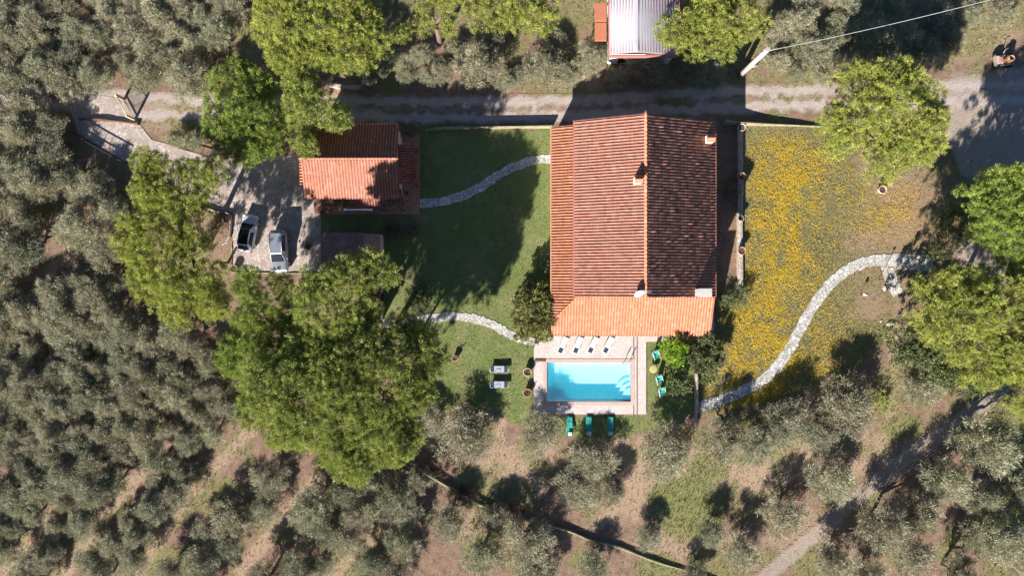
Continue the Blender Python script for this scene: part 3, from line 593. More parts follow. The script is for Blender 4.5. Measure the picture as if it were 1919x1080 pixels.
HAND = [
 # below the pool and lawn
 (866, 826, 56, 'large round silvery olive below the two lawn loungers, right of the bare footpath'), (792, 786, 36, 'smaller olive tucked against the right side of the biggest pine above the footpath'),
 (1008, 822, 46, 'olive at the lower left corner of the pool terrace, left of the green loungers'), (1112, 868, 50, 'olive directly below the middle and right green loungers'),
 (1078, 930, 48, 'olive below another olive, in the middle of the pale dry strip under the pool'), (1250, 850, 54, 'round grey olive just right of the row of green loungers, above the rough green patch'),
 (1358, 828, 46, 'olive below the left end of the long curved stone path'), (1478, 795, 46, 'olive in the row below the meadow, second right of the stone path end'),
 (1598, 762, 56, 'large olive below the meadow with a green shrub at its right side'), (1732, 722, 48, 'olive under the pale oak, right of the bare earth footpath'),
 (1560, 902, 46, 'olive between the rough green patch and the dirt track, at the track bend'), (1470, 968, 44, 'olive left of the dirt track, above its lower end'), (1392, 1038, 42, 'olive at the bottom edge left of the dirt track end'),
 (1838, 835, 62, 'large pale olive right of the wire fence and the dirt track'), (1775, 905, 48, 'pale olive just below the wire fence beside the dirt track'), (1660, 985, 52, 'olive at the right side of the lower dirt track, third down from the fence'),
 (1700, 1035, 44, 'olive near the bottom edge, midway between dirt track and right corner'), (1858, 1010, 50, 'pale olive nearest the lower right corner of the grove'), (1905, 920, 34, 'half visible olive at the right edge beside green grass'), (1570, 1055, 44, 'olive at the bottom edge just right of the dirt track'),
 (1790, 1075, 40, 'half visible olive at the bottom edge right of the track'), (1640, 940, 0, ''),
 # below the mossy wall
 (780, 905, 36, 'olive below the tip of the biggest pine at the upper end of the mossy wall'), (835, 985, 40, 'bright silvery olive below the middle of the mossy wall'), (905, 1045, 44, 'olive at the bottom edge below the silvery olive'), (990, 1015, 50, 'round olive under the mossy wall, left of its narrow grass strip'),
 (1010, 1075, 44, 'olive at the bottom edge below the lower half of the mossy wall'), (1120, 1066, 36, 'olive at the bottom edge below the lower end of the mossy wall'), (930, 975, 30, 'small olive just below the purple shrubs and mossy wall'), (1300, 1085, 30, 'olive cut by the bottom edge near the lower end of the mossy wall'),
 # above the road
 (896, 122, 44, 'large round olive at the road, middle of the row below the top pines'), (925, 82, 26, 'olive crown rising behind the large round olive above the road'), (788, 103, 22, 'small rounded olive left of the big olive above the road'), (830, 132, 28, 'low olive at the left foot of the big olive above the road'),
 (745, 105, 22, 'small olive beside the tall top pine above the shaded road'), (718, 132, 14, 'tiny olive near the stone walled bank'), (800, 145, 20, 'shaded small olive closest to the road left of the big olive'), (850, 95, 20, 'narrow olive touching the left side of the big olive above the road'), (762, 140, 20, 'dim shaded olive beside the road near the stone bank'),
 (1022, 122, 42, 'olive above the road, between the big round olive and the small orange roof'), (980, 140, 20, 'small green olive bush between two larger olives above the road'), (1110, 108, 36, 'olive directly below the small orange roof'), (1210, 100, 38, 'olive overlapping the bottom edge of the pale metal roof'),
 (1260, 92, 24, 'olive between the metal roof and the yellow green pine'), (1235, 145, 30, 'shaded olive below the pale metal roof above the shaded road'), (1330, 135, 34, 'shaded olive in the house shadow left of the concrete pole'), (1290, 130, 22, 'shaded small olive between two others in the house shadow'), (1365, 115, 18, 'small olive tucked under the right side of the top pine'),
 (1455, 50, 34, 'olive right of the top pine above the concrete pole'), (1500, 40, 34, 'olive at the top edge crossed by the power cable end'), (1530, 95, 40, 'sunlit olive below the power cable above the road'), (1455, 110, 30, 'olive right of the concrete pole at the roadside'), (1580, 45, 30, 'olive above the power cable, sunlit on its left'),
 (1580, 112, 30, 'roadside olive left of the pine at the meadow corner'), (1640, 50, 38, 'shaded olive in the deep pine shadow, first above the cable'), (1700, 60, 38, 'shaded olive in the middle of the deep pine shadow'), (1760, 30, 38, 'shaded olive at the top edge in the pine shadow'), (1745, 95, 34, 'shaded olive nearest the small machine in the pine shadow'), (1665, 110, 30, 'shaded low olive touching the pine at the meadow corner'),
 (1680, 5, 34, 'shaded olive cut by the top edge above the cable'), (1820, 22, 30, 'sunlit olive at the top right, end of the row'), (1880, 18, 30, 'sunlit olive at the very top right corner'),
 (1560, 68, 28, 'half shaded olive just under the power cable, above the roadside row'), (1622, 98, 26, 'shaded olive between the cable and the pine at the meadow corner'), (1492, 132, 24, 'low roadside olive second right of the concrete pole'), (1538, 142, 18, 'lowest small roadside olive left of the pine at the meadow corner'),
 (1785, 70, 32, 'shaded olive at the right side of the deep pine shadow'), (1702, 112, 24, 'shaded olive directly above the pine at the meadow corner'), (1590, 4, 32, 'olive cut by the top edge left of the deep pine shadow'), (1515, 2, 28, 'olive cut by the top edge right of the top pine'),
 (1425, 838, 38, 'olive between two others below the long curved path, above the rough green patch'), (1538, 812, 36, 'olive squeezed between the two largest olives below the meadow'), (1722, 962, 40, 'olive in the second row right of the lower dirt track'), (1838, 938, 38, 'olive below the large pale olive by the wire fence'),
 (1628, 1082, 34, 'olive cut by the bottom edge, second right of the dirt track'), (1145, 925, 34, 'olive between the pale dry strip and the rough green patch'), (1330, 1000, 30, 'small olive at the lower edge of the rough green patch'), (1905, 1040, 36, 'olive in the lower right corner at the frame edge'), (1215, 1010, 28, 'small olive above the lower end of the mossy wall'),
 (1045, 75, 20, 'small scrubby olive left of the small orange roof'), (1065, 135, 24, 'low olive at the roadside below and left of the orange roof'), (950, 150, 22, 'low olive touching the right side of the big olive above the road'), (1160, 140, 24, 'shaded low olive at the road below the metal roofed barn'), (690, 155, 16, 'shaded little olive right of the stone edged bank'),
 # around the drive
 (330, 260, 22, 'silvery small olive at the upper edge of the paved drive'), (365, 262, 16, 'greenish small olive beside the silvery one at the drive edge'),
]
for px, py, r, lab in HAND:
    if r: olive(px, py, r, lab, 'olive trees standing singly')
# dense groves, filled on a jittered lattice with the grass tracks left free
GROVES = [
 ([(-60, -60), (480, -60), (470, 60), (400, 110), (380, 160), (-60, 150)], 'grey green olive in the dense grove at upper left above the dirt road', 'olives of the upper left grove', 52, 34),
 ([(-60, 185), (100, 188), (118, 275), (212, 338), (215, 400), (210, 470), (-60, 540)], 'olive in the dense grove left of the entrance drive and the ragged pine', 'olives left of the entrance drive', 58, 40),
 ([(-60, 540), (230, 520), (250, 600), (320, 620), (405, 600), (400, 690), (440, 760), (465, 800), (420, 860), (250, 1130), (-60, 1130)], 'brownish grey olive in the large dense grove at lower left', 'olives of the large lower left grove', 47.5, 32),
 ([(500, 870), (580, 880), (650, 915), (750, 890), (790, 950), (780, 1130), (270, 1130)], 'grey olive in the dense grove below the biggest pine at the bottom edge', 'olives below the biggest pine', 52, 36),
]
placed = []
for poly, lab, grp, sp, rr in GROVES:
    xs_ = [p[0] for p in poly]; ys_ = [p[1] for p in poly]; cand = []
    row = 0; y = min(ys_)
    # rows follow the diagonal of the tracks
    a = R(-50); ca, sa = math.cos(a), math.sin(a)
    for i in range(-40, 60):
        for j in range(-40, 60):
            u = i * sp + random.uniform(-9, 9); v = j * sp * .93 + (sp / 2 if i % 2 else 0) + random.uniform(-9, 9)
            x = u * ca - v * sa; y = u * sa + v * ca + 600
            if not inside(np.array([x]), np.array([y]), poly)[0]: continue
            A = np.array([x]); B = np.array([y])
            if min(dist_line(A, B, tr)[0] for tr in DRYT) < rr * .66 or min(dist_line(A, B, tr)[0] for tr in DRYT[:2]) < rr * .78 or x < -45 or y > 1115 or y < -45: continue
            if any((x - q[0]) ** 2 + (y - q[1]) ** 2 < (sp * .62) ** 2 for q in placed): continue
            placed.append((x, y)); olive(x, y, rr * random.uniform(.8, 1.22), lab, grp)

# ------------------------------------------------------------------ roofs
def tile_roof(mb_name, mat, O, U, Vd, width, length, va=None, vb=None, parent=None, pitch=.30, course=.42, name='roof', amp=.085, slab=True):
    """O: upper-left corner; U: unit vector along the ridge; Vd: unit vector down the slope; va/vb(u): upper / lower clip"""
    O = Vector(O); U = Vector(U).normalized(); Vd = Vector(Vd).normalized(); N = U.cross(Vd)
    if N.z < 0: N = -N
    prof = [(0, 0), (.06, .5), (.19, .95), (.33, .95), (.46, .5), (.52, 0), (.76, -.2)]
    us = []; hs = []; cid = []
    nc = max(1, int(round(width / pitch))); pt = width / nc
    for c in range(nc):
        for t, hh in prof: us.append((c + t) * pt); hs.append(hh * amp + random.uniform(-.002, .002)); cid.append(c)
    us.append(width); hs.append(0); cid.append(nc)
    us = np.array(us); hs = np.array(hs); nu = len(us)
    nr = int(math.ceil(length / course)); vs = []; off = []
    for k in range(nr):
        vs += [k * course, min((k + 1) * course, length)]; off += [0.0, .035]
    vs = np.array(vs); off = np.array(off)
    UU, VV = np.meshgrid(us, vs); HH = np.broadcast_to(hs, UU.shape) + off[:, None]
    cj = rng.normal(0, .005, (len(vs) // 2, nc + 1))
    jj = np.repeat(cj, 2, 0)[:, np.array(cid)]; VV = VV + jj
    slip = (rng.random((len(vs) // 2, nc + 1)) < .015) * rng.uniform(.03, .09, (len(vs) // 2, nc + 1)); VV = VV + np.repeat(slip, 2, 0)[:, np.array(cid)]
    HH = HH + (vn(UU / 1.9, VV / 1.9, 51) - .5) * .06 + (vn(UU / .45, VV / .45, 53) - .5) * .02
    if va is not None: VV = np.maximum(VV, va(UU))
    if vb is not None: VV = np.minimum(VV, vb(UU))
    VV = np.clip(VV, 0, length)
    P = np.array(O) + UU[..., None] * np.array(U) + VV[..., None] * np.array(Vd) + HH[..., None] * np.array(N)
    nv = len(vs); I = np.arange(nu * nv).reshape(nv, nu)
    q = np.stack([I[:-1, :-1], I[1:, :-1], I[1:, 1:], I[:-1, 1:]], -1)
    rt = rng.random((nv, nc + 1)); rt[1::2] = rt[0::2][:len(rt[1::2])]
    tint = rt[:-1][:, np.array(cid)[:-1]]
    area = (np.abs(VV[1:, :-1] - VV[:-1, :-1]) + off[1:, None] * 0 > 1e-4) | (np.arange(nv - 1)[:, None] % 2 == 1)
    q = q.reshape(-1, 4); tint = tint.ravel()
    V = P.reshape(-1, 3)
    extra = []
    if slab:
        # underlay slab: corners following the clips
        def e(u, v, n): return np.array(O) + u * np.array(U) + v * np.array(Vd) + n * np.array(N)
        cu = [0, width * .5, width]; tops = [0 if va is None else float(va(np.array(float(u)))) for u in cu]; bots = [length if vb is None else min(length, float(vb(np.array(float(u))))) for u in cu]
        if va is not None or vb is not None:
            cu = list(np.linspace(0, width, 25)); tops = [0 if va is None else float(np.clip(va(np.array(u)), 0, length)) for u in cu]; bots = [length if vb is None else float(np.clip(vb(np.array(u)), 0, length)) for u in cu]
        b = len(V); ring = []
        for u, a_, b_ in zip(cu, tops, bots): ring += [e(u, a_, -.03), e(u, b_, -.03), e(u, b_, -.16), e(u, a_, -.16)]
        V = np.concatenate([V, np.array(ring)]); fq = []
        for k in range(len(cu) - 1):
            s0 = b + 4 * k; s1 = s0 + 4
            for i in range(4): fq.append((s0 + i, s0 + (i + 1) % 4, s1 + (i + 1) % 4, s1 + i))
        fq += [(b, b + 1, b + 2, b + 3), (b + 4 * (len(cu) - 1), b + 4 * (len(cu) - 1) + 3, b + 4 * (len(cu) - 1) + 2, b + 4 * (len(cu) - 1) + 1)]
        q = np.concatenate([q, np.array(fq)]); tint = np.concatenate([tint, np.full(len(fq), .3)])
    if parent is not None: V = V - np.array(parent.location)
    pan_shade = np.zeros(len(q)); cm_ = np.tile(np.isin(np.arange(nu - 1) % 7, (5, 6)).astype(float), nv - 1); pan_shade[:len(cm_)] = cm_  # mask of pan faces that get the painted gap shade
    me = np_mesh(name, V, q, None, {'tint': tint, 'pan_shade': pan_shade})
    return link(name, me, M[mat], parent)
def ridge(p0, p1, parent, r=.14, mat='ridge', name='ridge_tiles', step=.42):
    mb = MB(); p0 = Vector(p0); p1 = Vector(p1); L = (p1 - p0).length; n = int(L / step)
    for k in range(n):
        a = p0.lerp(p1, k / n); b = p0.lerp(p1, (k + 1) / n + .02)
        mb.tube([tuple(a), tuple(b)], [r, r * .88], 10)
    return mb.build(name, M[mat], parent)
def chimney(parent, x, y, sx, sy, zr, ht, cap='tile', mat='white'):
    mb = MB().box(x - sx / 2, x + sx / 2, y - sy / 2, y + sy / 2, zr, zr + ht)
    ch = mb.build('chimney', M[mat], parent)
    c = MB()
    if cap == 'tile':
        for k in (-1, 1):
            c.face([(x - sx * .6, y + k * sy * .62, zr + ht + .06), (x + sx * .6, y + k * sy * .62, zr + ht + .06), (x + sx * .6, y, zr + ht + .28), (x - sx * .6, y, zr + ht + .28)], .6)
        for k in (-1, 1): c.face([(x + k * sx * .6, y - sy * .62, zr + ht + .06), (x + k * sx * .6, y + sy * .62, zr + ht + .06), (x + k * sx * .6, y, zr + ht + .28)], .6)
        c.box(x - sx * .6, x + sx * .6, y - sy * .6, y + sy * .6, zr + ht + .0, zr + ht + .06); m = 'ridge'
    else:
        c.box(x - sx * .56, x + sx * .56, y - sy * .56, y + sy * .56, zr + ht, zr + ht + .10)
        m = 'greyplaster'
    o = c.build('chimney_cap', M[m], ch); o.matrix_parent_inverse.identity()
    # chimney object sits at the parent's origin, so the cap shares the same offset
    l = parent.location
    for v in o.data.vertices: v.co -= Vector(l) - Vector(ch.location)
    return ch
def window(parent, cx, cy, cz, w_, h_, axis, sgn, shutters=True, door=False):
    """axis 'x': wall normal along x (sgn), 'y': along y"""
    def bx(mb, a0, a1, z0, z1, d0, d1):
        if axis == 'x': xs2 = sorted((cx + sgn * d0, cx + sgn * d1)); mb.box(*xs2, cy + a0, cy + a1, z0, z1)
        else: ys2 = sorted((cy + sgn * d0, cy + sgn * d1)); mb.box(cx + a0, cx + a1, *ys2, z0, z1)
    z0, z1 = cz - h_ / 2, cz + h_ / 2; f = MB(); t_ = .07
    bx(f, -w_ / 2, w_ / 2, z1 - t_, z1, -.02, .05); bx(f, -w_ / 2, w_ / 2, z0, z0 + t_, -.02, .05)
    bx(f, -w_ / 2, -w_ / 2 + t_, z0 + t_, z1 - t_, -.02, .05); bx(f, w_ / 2 - t_, w_ / 2, z0 + t_, z1 - t_, -.02, .05); bx(f, -.03, .03, z0 + t_, z1 - t_, -.02, .045)
    fo = f.build('door' if door else 'window', M['wood'], parent)
    p = MB(); bx(p, -w_ / 2 + t_, w_ / 2 - t_, z0 + t_, z1 - t_, -.01, .02)
    l = Vector(parent.location); po = p.build('pane', M['glass'], fo)
    for v in po.data.vertices: v.co -= l
    if shutters:
        for k in (-1, 1):
            s = MB(); a0, a1 = sorted((k * w_ / 2, k * w_)); bx(s, a0 + .01, a1 - .01, z0, z1, .005, .05)
            for q in range(6): bx(s, a0 + .05, a1 - .05, z0 + .1 + q * (h_ - .2) / 6, z0 + .14 + q * (h_ - .2) / 6, .05, .065)
            so_ = s.build('shutter', M['shutter'], fo)
            for v in so_.data.vertices: v.co -= l

# ---- main house
he, hr = 5.3, 7.8
xw, xe, xr = 6.33, 20.6, 13.0
yn, ys0 = 17.0, -.92
hw = thing('farmhouse', 'large two storey farmhouse with weathered red tile roof and orange lower roofs beside the pool', 'house', (xr, 8, 0))
mb = MB(); x0, x1, y0, y1 = xw + .45, xe - .45, ys0 + .0, yn - .35
zr = hr - .22; ze = he + .0
mb.face([(x0, y0, 0), (x0, y1, 0), (x0, y1, ze), (x0, y0, ze)]); mb.face([(x1, y0, 0), (x1, y1, 0), (x1, y1, ze), (x1, y0, ze)])
for y in (y0, y1): mb.face([(x0, y, 0), (x1, y, 0), (x1, y, ze), (xr, y, zr), (x0, y, ze)])
mb.build('wall', M['stucco'], hw)
lenW = math.hypot(xr - xw, hr - he); lenE = math.hypot(xe - xr, hr - he)
yL = yn - ys0
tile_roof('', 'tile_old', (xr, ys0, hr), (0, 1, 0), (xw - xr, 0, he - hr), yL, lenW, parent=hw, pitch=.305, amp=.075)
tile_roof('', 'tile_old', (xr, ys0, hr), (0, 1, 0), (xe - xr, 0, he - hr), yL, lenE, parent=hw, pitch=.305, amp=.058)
ridge((xr, ys0, hr + .06), (xr, yn, hr + .06), hw)
# verge boards / gutter
MB().box(xe + .01, xe + .13, ys0, yn, he - .14, he - .02).build('gutter', M['redtrim'], hw)
MB().box(xw - .13, xw - .01, ys0, yn, he - .14, he - .02).build('gutter', M['redtrim'], hw)
# left lean-to (slopes west) and front porch (slopes south), hip between them
tanp = .36; hj = 3.85
lx0 = W(1034, 300, 3.0)[0]; lx1 = x0 - .0
wl = lx1 - lx0; dl = math.hypot(wl, wl * tanp)
sy = W(1100, 630, 2.4)[1]; dS = (ys0 - sy); dSl = math.hypot(dS, dS * tanp)
cosp = 1 / math.sqrt(1 + tanp ** 2)
yhip = ys0 - wl
# west lean-to: O at the wall top, u runs north from yhip
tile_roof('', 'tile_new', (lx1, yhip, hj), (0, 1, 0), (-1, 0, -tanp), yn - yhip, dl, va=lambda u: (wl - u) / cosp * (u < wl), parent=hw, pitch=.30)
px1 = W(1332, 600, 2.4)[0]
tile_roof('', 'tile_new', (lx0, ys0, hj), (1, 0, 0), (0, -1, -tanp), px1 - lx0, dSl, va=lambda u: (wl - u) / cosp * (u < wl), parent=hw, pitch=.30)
ridge((lx0 + .0, yhip, hj - wl * tanp + .05), (lx1, ys0, hj + .05), hw, .10)
ridge((lx1 - .02, ys0, hj + .06), (lx1 - .02, yn, hj + .06), hw, .06, 'greyplaster', 'flashing')
MB().box(lx0 - .12, lx0, yhip + .1, yn, hj - wl * tanp - .15, hj - wl * tanp - .02).build('gutter', M['terracotta'], hw)
# lean-to walls and porch pillars
mb = MB(); mb.box(lx0 + .35, lx0 + .6, yhip + .3, yn - .35, 0, hj - wl * tanp + .0); mb.box(lx0 + .6, lx1 - .01, yn - .6, yn - .35, 0, 2.9)
mb.build('wall', M['stucco'], hw)
for k, xx in enumerate(np.linspace(lx0 + .6, px1 - .6, 6)):
    MB().box(xx - .2, xx + .2, sy + .3, sy + .7, 0, hj - (dS - .5) * tanp - .15).build('pillar', M['stucco'], hw)
MB().box(lx0 + .3, px1 - .3, sy + .38, sy + .62, hj - (dS - .5) * tanp - .33, hj - (dS - .5) * tanp - .13).build('beam', M['wood'], hw)
for xx in (8.6, 12.2, 16.8): window(hw, xx, y0, 1.15, 1.2, 2.1, 'y', -1, True, True)
for yy in (2, 6, 10, 14): window(hw, x1, yy, 4.0, 1.0, 1.3, 'x', 1); window(hw, x1, yy + .5, 1.5, 1.0, 1.4, 'x', 1)
for yy in (3, 8, 13): window(hw, lx0 + .35, yy, 1.5, 1.0, 1.2, 'x', -1)
for xx in (9.5, 13, 17.5): window(hw, xx, y1, 4.0, 1.0, 1.3, 'y', 1); window(hw, xx, y1, 1.4, 1.0, 1.3, 'y', 1)
# chimneys
def roofz(x): return hr - (hr - he) * (xr - x) / (xr - xw) if x < xr else hr - (hr - he) * (x - xr) / (xe - xr)
cx_, cy_ = W(1198, 336, 8.6); chimney(hw, cx_, cy_, .62, .62, roofz(cx_) - .3, 1.25)
cx_, cy_ = W(1334, 258, 6.6); chimney(hw, cx_, cy_, .68, .68, roofz(cx_) - .3, 1.1)
cx_, cy_ = W(1323, 552, 7.3); chimney(hw, cx_ - .1, cy_ + .15, 1.15, .75, roofz(cx_) - .4, 2.0, 'slab', 'greyplaster')
# satellite dish and aerial fixed to the lower gable
dsh = thing('satellite_dish', 'white satellite dish at the lower end of the main roof ridge', 'satellite dish', (*W(1198, 549, 8.0), 7.2))
mb = MB(); mb.rings([[(r * math.cos(2 * math.pi * k / 20), r * math.sin(2 * math.pi * k / 20), .35 * r * r) for k in range(20)] for r in (.02, .2, .38, .5)], False, True)
mb.face([(.02 * math.cos(2 * math.pi * k / 20), .02 * math.sin(2 * math.pi * k / 20), 0) for k in range(20)])
d_ = mb.build('reflector', M['white'], dsh, local=True); d_.rotation_euler = (R(52), 0, R(14)); d_.location = (0, -.05, .75)
MB().tube([(0, 0, -.4), (0, 0, .75)], .03).build('mast', M['steel'], dsh, local=True)
a_ = MB().tube([(0, -.1, .5), (.12, -.55, .95)], .015).build('feed_arm', M['steel'], dsh, local=True)
an = thing('tv_aerial', 'thin television aerial mast beside the satellite dish on the main roof', 'aerial', (W(1204, 548, 8)[0], W(1204, 545, 8)[1], 7.2))
MB().tube([(0, 0, 0), (0, 0, 2.6)], .022).build('mast', M['steel'], an, local=True)
mb = MB().tube([(-.5, 0, 2.5), (.5, 0, 2.5)], .014)
for k in range(6): mb.tube([(-.45 + k * .18, -.25, 2.5), (-.45 + k * .18, .25, 2.5)], .008)
mb.build('antenna_bars', M['steel'], an, local=True)

# ---- cottage
che, chr_ = 3.5, 4.85
cxw, cxe = -21.75, -11.8; cyn, cyr, cys = 17.15, 13.25, 9.3
ct = thing('cottage', 'small cream cottage with red tile gable roof beside the parking area', 'cottage', (-17, 13, 0))
lN = math.hypot(cyn - cyr, chr_ - che); lS = math.hypot(cyr - cys, chr_ - che)
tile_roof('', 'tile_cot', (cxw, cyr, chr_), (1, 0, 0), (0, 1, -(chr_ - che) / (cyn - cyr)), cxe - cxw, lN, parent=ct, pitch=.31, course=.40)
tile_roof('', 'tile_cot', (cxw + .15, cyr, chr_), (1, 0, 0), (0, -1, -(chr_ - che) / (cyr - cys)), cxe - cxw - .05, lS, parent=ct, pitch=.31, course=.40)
ridge((cxw, cyr, chr_ + .04), (cxe, cyr, chr_ + .04), ct, .11, 'tile_cot')
mb = MB(); a, b = cxw + .3, cxe - .28
for x in (a, b): mb.face([(x, cys + .35, 0), (x, cyn - .35, 0), (x, cyn - .35, che), (x, cyr, chr_ - .2), (x, cys + .35, che)])
mb.face([(a, cys + .35, 0), (b, cys + .35, 0), (b, cys + .35, che), (a, cys + .35, che)]); mb.face([(a, cyn - .35, 0), (b, cyn - .35, 0), (b, cyn - .35, che), (a, cyn - .35, che)])
mb.build('wall', M['stucco'], ct)
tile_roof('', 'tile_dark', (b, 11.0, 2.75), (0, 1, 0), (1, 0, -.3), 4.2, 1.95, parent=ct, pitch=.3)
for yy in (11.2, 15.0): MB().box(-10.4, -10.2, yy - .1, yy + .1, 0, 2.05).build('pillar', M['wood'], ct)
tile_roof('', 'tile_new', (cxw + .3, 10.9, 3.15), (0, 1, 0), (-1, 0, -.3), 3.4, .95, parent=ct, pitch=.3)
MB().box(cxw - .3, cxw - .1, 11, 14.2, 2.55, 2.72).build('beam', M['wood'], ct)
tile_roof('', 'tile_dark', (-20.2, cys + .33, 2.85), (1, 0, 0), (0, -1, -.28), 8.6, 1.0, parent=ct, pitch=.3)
for xx in (-20, -16.8, -14.0, -11.9): MB().box(xx - .07, xx + .07, 8.42, 8.56, 0, 2.5).build('pillar', M['wood'], ct)
MB().box(-17.9, -14.8, 8.25, 8.4, 2.42, 2.6, .02).build('awning_box', M['white'], ct)
window(ct, -18.5, cys + .35, 1.5, 1.0, 1.2, 'y', -1); window(ct, -15, cys + .35, 1.1, 1.0, 2.1, 'y', -1, True, True)
window(ct, b, 10.3, 1.5, .8, 1.2, 'x', 1, False); window(ct, b, 13, 1.1, .9, 2.1, 'x', 1, False, True); window(ct, a, 12.5, 1.5, .9, 1.2, 'x', -1)
x0_, y0_ = W(590, 402); x1_, y1_ = W(787, 254)
structure(MB().box(x0_, x1_, y0_, y1_, -.05, .16).build('terrace', M['cotto']))

# ---- outbuildings under the pines
ob = thing('outbuilding', 'low flat roofed brown outbuilding in shade below the cottage', 'outbuilding', (-17.2, 4.4, 0))
MB().box(-20.2, -14.1, 2.6, 5.75, 0, 2.15).build('wall', M['greyplaster'], ob)
MB().box(-20.35, -15.85, 2.45, 5.9, 2.15, 2.32, .03).build('roof', m_plain('brown_felt_roof', (.20, .12, .11), .9, .3, 2, dirt=(.30, .19, .16), bump=.3), ob)  # dark red-brown covering of the left roof part
MB().box(-15.84, -14.0, 2.45, 5.75, 2.15, 2.28, .03).build('roof', M['cotto'], ob)
window(ob, -17, 5.75, 1.1, .9, 1.9, 'y', 1, False, True)
sh = thing('tiled_shed', 'narrow shed with dark tiled roof half hidden under the big pine', 'shed', (-14.9, -.5, 0))
MB().box(-15.9, -14.2, -3.5, 2.2, 0, 2.05).build('wall', M['stucco'], sh)
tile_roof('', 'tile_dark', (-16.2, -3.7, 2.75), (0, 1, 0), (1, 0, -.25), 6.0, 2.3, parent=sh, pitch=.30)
window(sh, -14.2, -1, 1.0, .9, 1.9, 'x', 1, False, True)
# ---- building at the top edge
tb_ = thing('barn', 'long barn with pale corrugated metal roof cut by the top edge', 'barn', (13.3, 31, 0))
def corrugated(name, O, U, Vd, width, length, mat, parent, pitch=.5, amp=.07):
    O = np.array(O, float); U = np.array(Vector(U).normalized()); Vd = np.array(Vector(Vd).normalized()); N = np.cross(U, Vd); N = N if N[2] > 0 else -N
    n = int(width / pitch); pr = [(0, 0), (.15, 1), (.3, 1), (.45, 0)]; us = []; hs = []
    for c in range(n):
        for t, hh in pr: us.append((c + t) * width / n); hs.append(hh * amp)
    us.append(width); hs.append(0); us = np.array(us); hs = np.array(hs)
    T = O + us[:, None] * U + hs[:, None] * N; Bm = T + Vd * length; k = len(us)
    V = np.concatenate([T, Bm, T - N * .1 * 1 - hs[:, None] * N, Bm - N * .1 - hs[:, None] * N]); i = np.arange(k - 1)
    q = np.concatenate([np.stack([i, i + 1, i + k + 1, i + k], 1), np.stack([i + 2 * k, i + 3 * k, i + 3 * k + 1, i + 2 * k + 1], 1), np.stack([i + k, i + k + 1, i + 3 * k + 1, i + 3 * k], 1)])
    V = V - np.array(parent.location)
    return link(name, np_mesh(name, V, q, None, {'tint': rng.random(len(q))}), M[mat], parent)
bs = 24.45
corrugated('roof', (12.85, bs, 4.1), (0, 1, 0), (-2.65, 0, -.55), 12, 2.72, 'metalroof', tb_, pitch=12)
V0 = []
# ribs run along the slope length (north-south sheets), so build as long ribs
mbr = MB()
for k in range(9):
    x = 12.7 - k * .3; z = 4.1 - (12.85 - x) * .2075; mbr.box(x - .03, x + .03, bs, bs + 12, z + .0, z + .075)
for k in range(15):
    x = 13.15 + k * .3; z = 4.1 - (x - 12.85) * .18; mbr.box(x - .03, x + .03, bs, bs + 12, z + .0, z + .075)
mbr.build('roof_ribs', m_plain('roof_rib_pinkish', (.36, .26, .28), .6, .2, 2), tb_)
corrugated('roof', (12.85, bs, 4.1), (0, 1, 0), (4.6, 0, -.83), 12, 4.67, 'metalroof', tb_, pitch=12)
MB().box(12.7, 13.0, bs - .02, bs + 12, 4.08, 4.2).build('ridge_cap', M['metalroof'], tb_)
MB().box(10.3, 17.3, bs - .22, bs - .04, 3.0, 3.5).build('fascia', M['redtrim'], tb_)
MB().box(10.08, 10.2, bs, bs + 12, 3.3, 3.56).build('fascia', M['redtrim'], tb_)
MB().box(17.46, 17.6, bs, bs + 12, 3.05, 3.28).build('fascia', M['redtrim'], tb_)
MB().box(10.5, 17.2, bs + .3, bs + 11.8, 0, 3.1).build('wall', M['white'], tb_)
window(tb_, 12, bs + .3, 1.3, 1.0, 2.0, 'y', -1, False, True); window(tb_, 10.5, 33, 1.5, 1, 1.2, 'x', -1, False)
oc = thing('orange_canopy', 'small flat orange roof attached left of the metal roofed barn', 'canopy', (9.5, 28.5, 0))
MB().box(8.75, 10.05, 28.35, 30.3, 2.4, 2.52, .02).build('roof', M['tile_new'], oc); MB().box(8.8, 10.05, 26.3, 28.25, 2.3, 2.42, .02).build('roof', M['tile_new'], oc)
for xx in (8.9, 9.95):
    for yy in (26.4, 28.2, 30.1): MB().tube([(xx, yy, 0), (xx, yy, 2.3)], .05).build('post', M['iron'], oc)

# ------------------------------------------------------------------ pool and terrace
pxa, pya, pxb, pyb = POOL
DECK = [(1003, 643), (1022, 637), (1040, 628), (1040, 560), (1330, 560), (1330, 618), (1248, 632), (1240, 640), (1213, 641), (1211, 777), (1001, 777)]
dk = [W(*p) for p in DECK]; cw = .42
hx0, hy0, hx1, hy1 = pxa - cw, pya - cw, pxb + cw, pyb + cw
mb = MB()
xa, ya = W(1001, 777); xb, yb = W(1211, 628)
dz = .14
mb.box(xa, hx0, ya, hy1, -.1, dz); mb.box(hx0, hx1, ya, hy0, -.1, dz); mb.box(hx1, xb, ya, hy1, -.1, dz)
mb.prism([(xa, hy1), (xb, hy1), (xb, W(0, 641)[1]), W(1246, 640), W(1252, 628), W(1338, 620), W(1338, 556), W(1036, 556), W(1036, 630), W(1022, 636), W(1001, 645)], -.1, dz)
structure(mb.build('pool_terrace', M['deck']))
pl = thing('swimming_pool', 'rectangular blue swimming pool in the pale stone terrace below the farmhouse', 'swimming pool', ((pxa + pxb) / 2, (pya + pyb) / 2, 0))
cp = MB(); z1_ = dz + .03
cp.box(hx0, hx1, hy0, pya, -.1, z1_); cp.box(hx0, hx1, pyb, hy1, -.1, z1_); cp.box(hx0, pxa, pya, pyb, -.1, z1_); cp.box(pxb, hx1, pya, pyb, -.1, z1_)
cp.build('coping', M['coping'], pl)
dep = -.80; bs_ = MB()
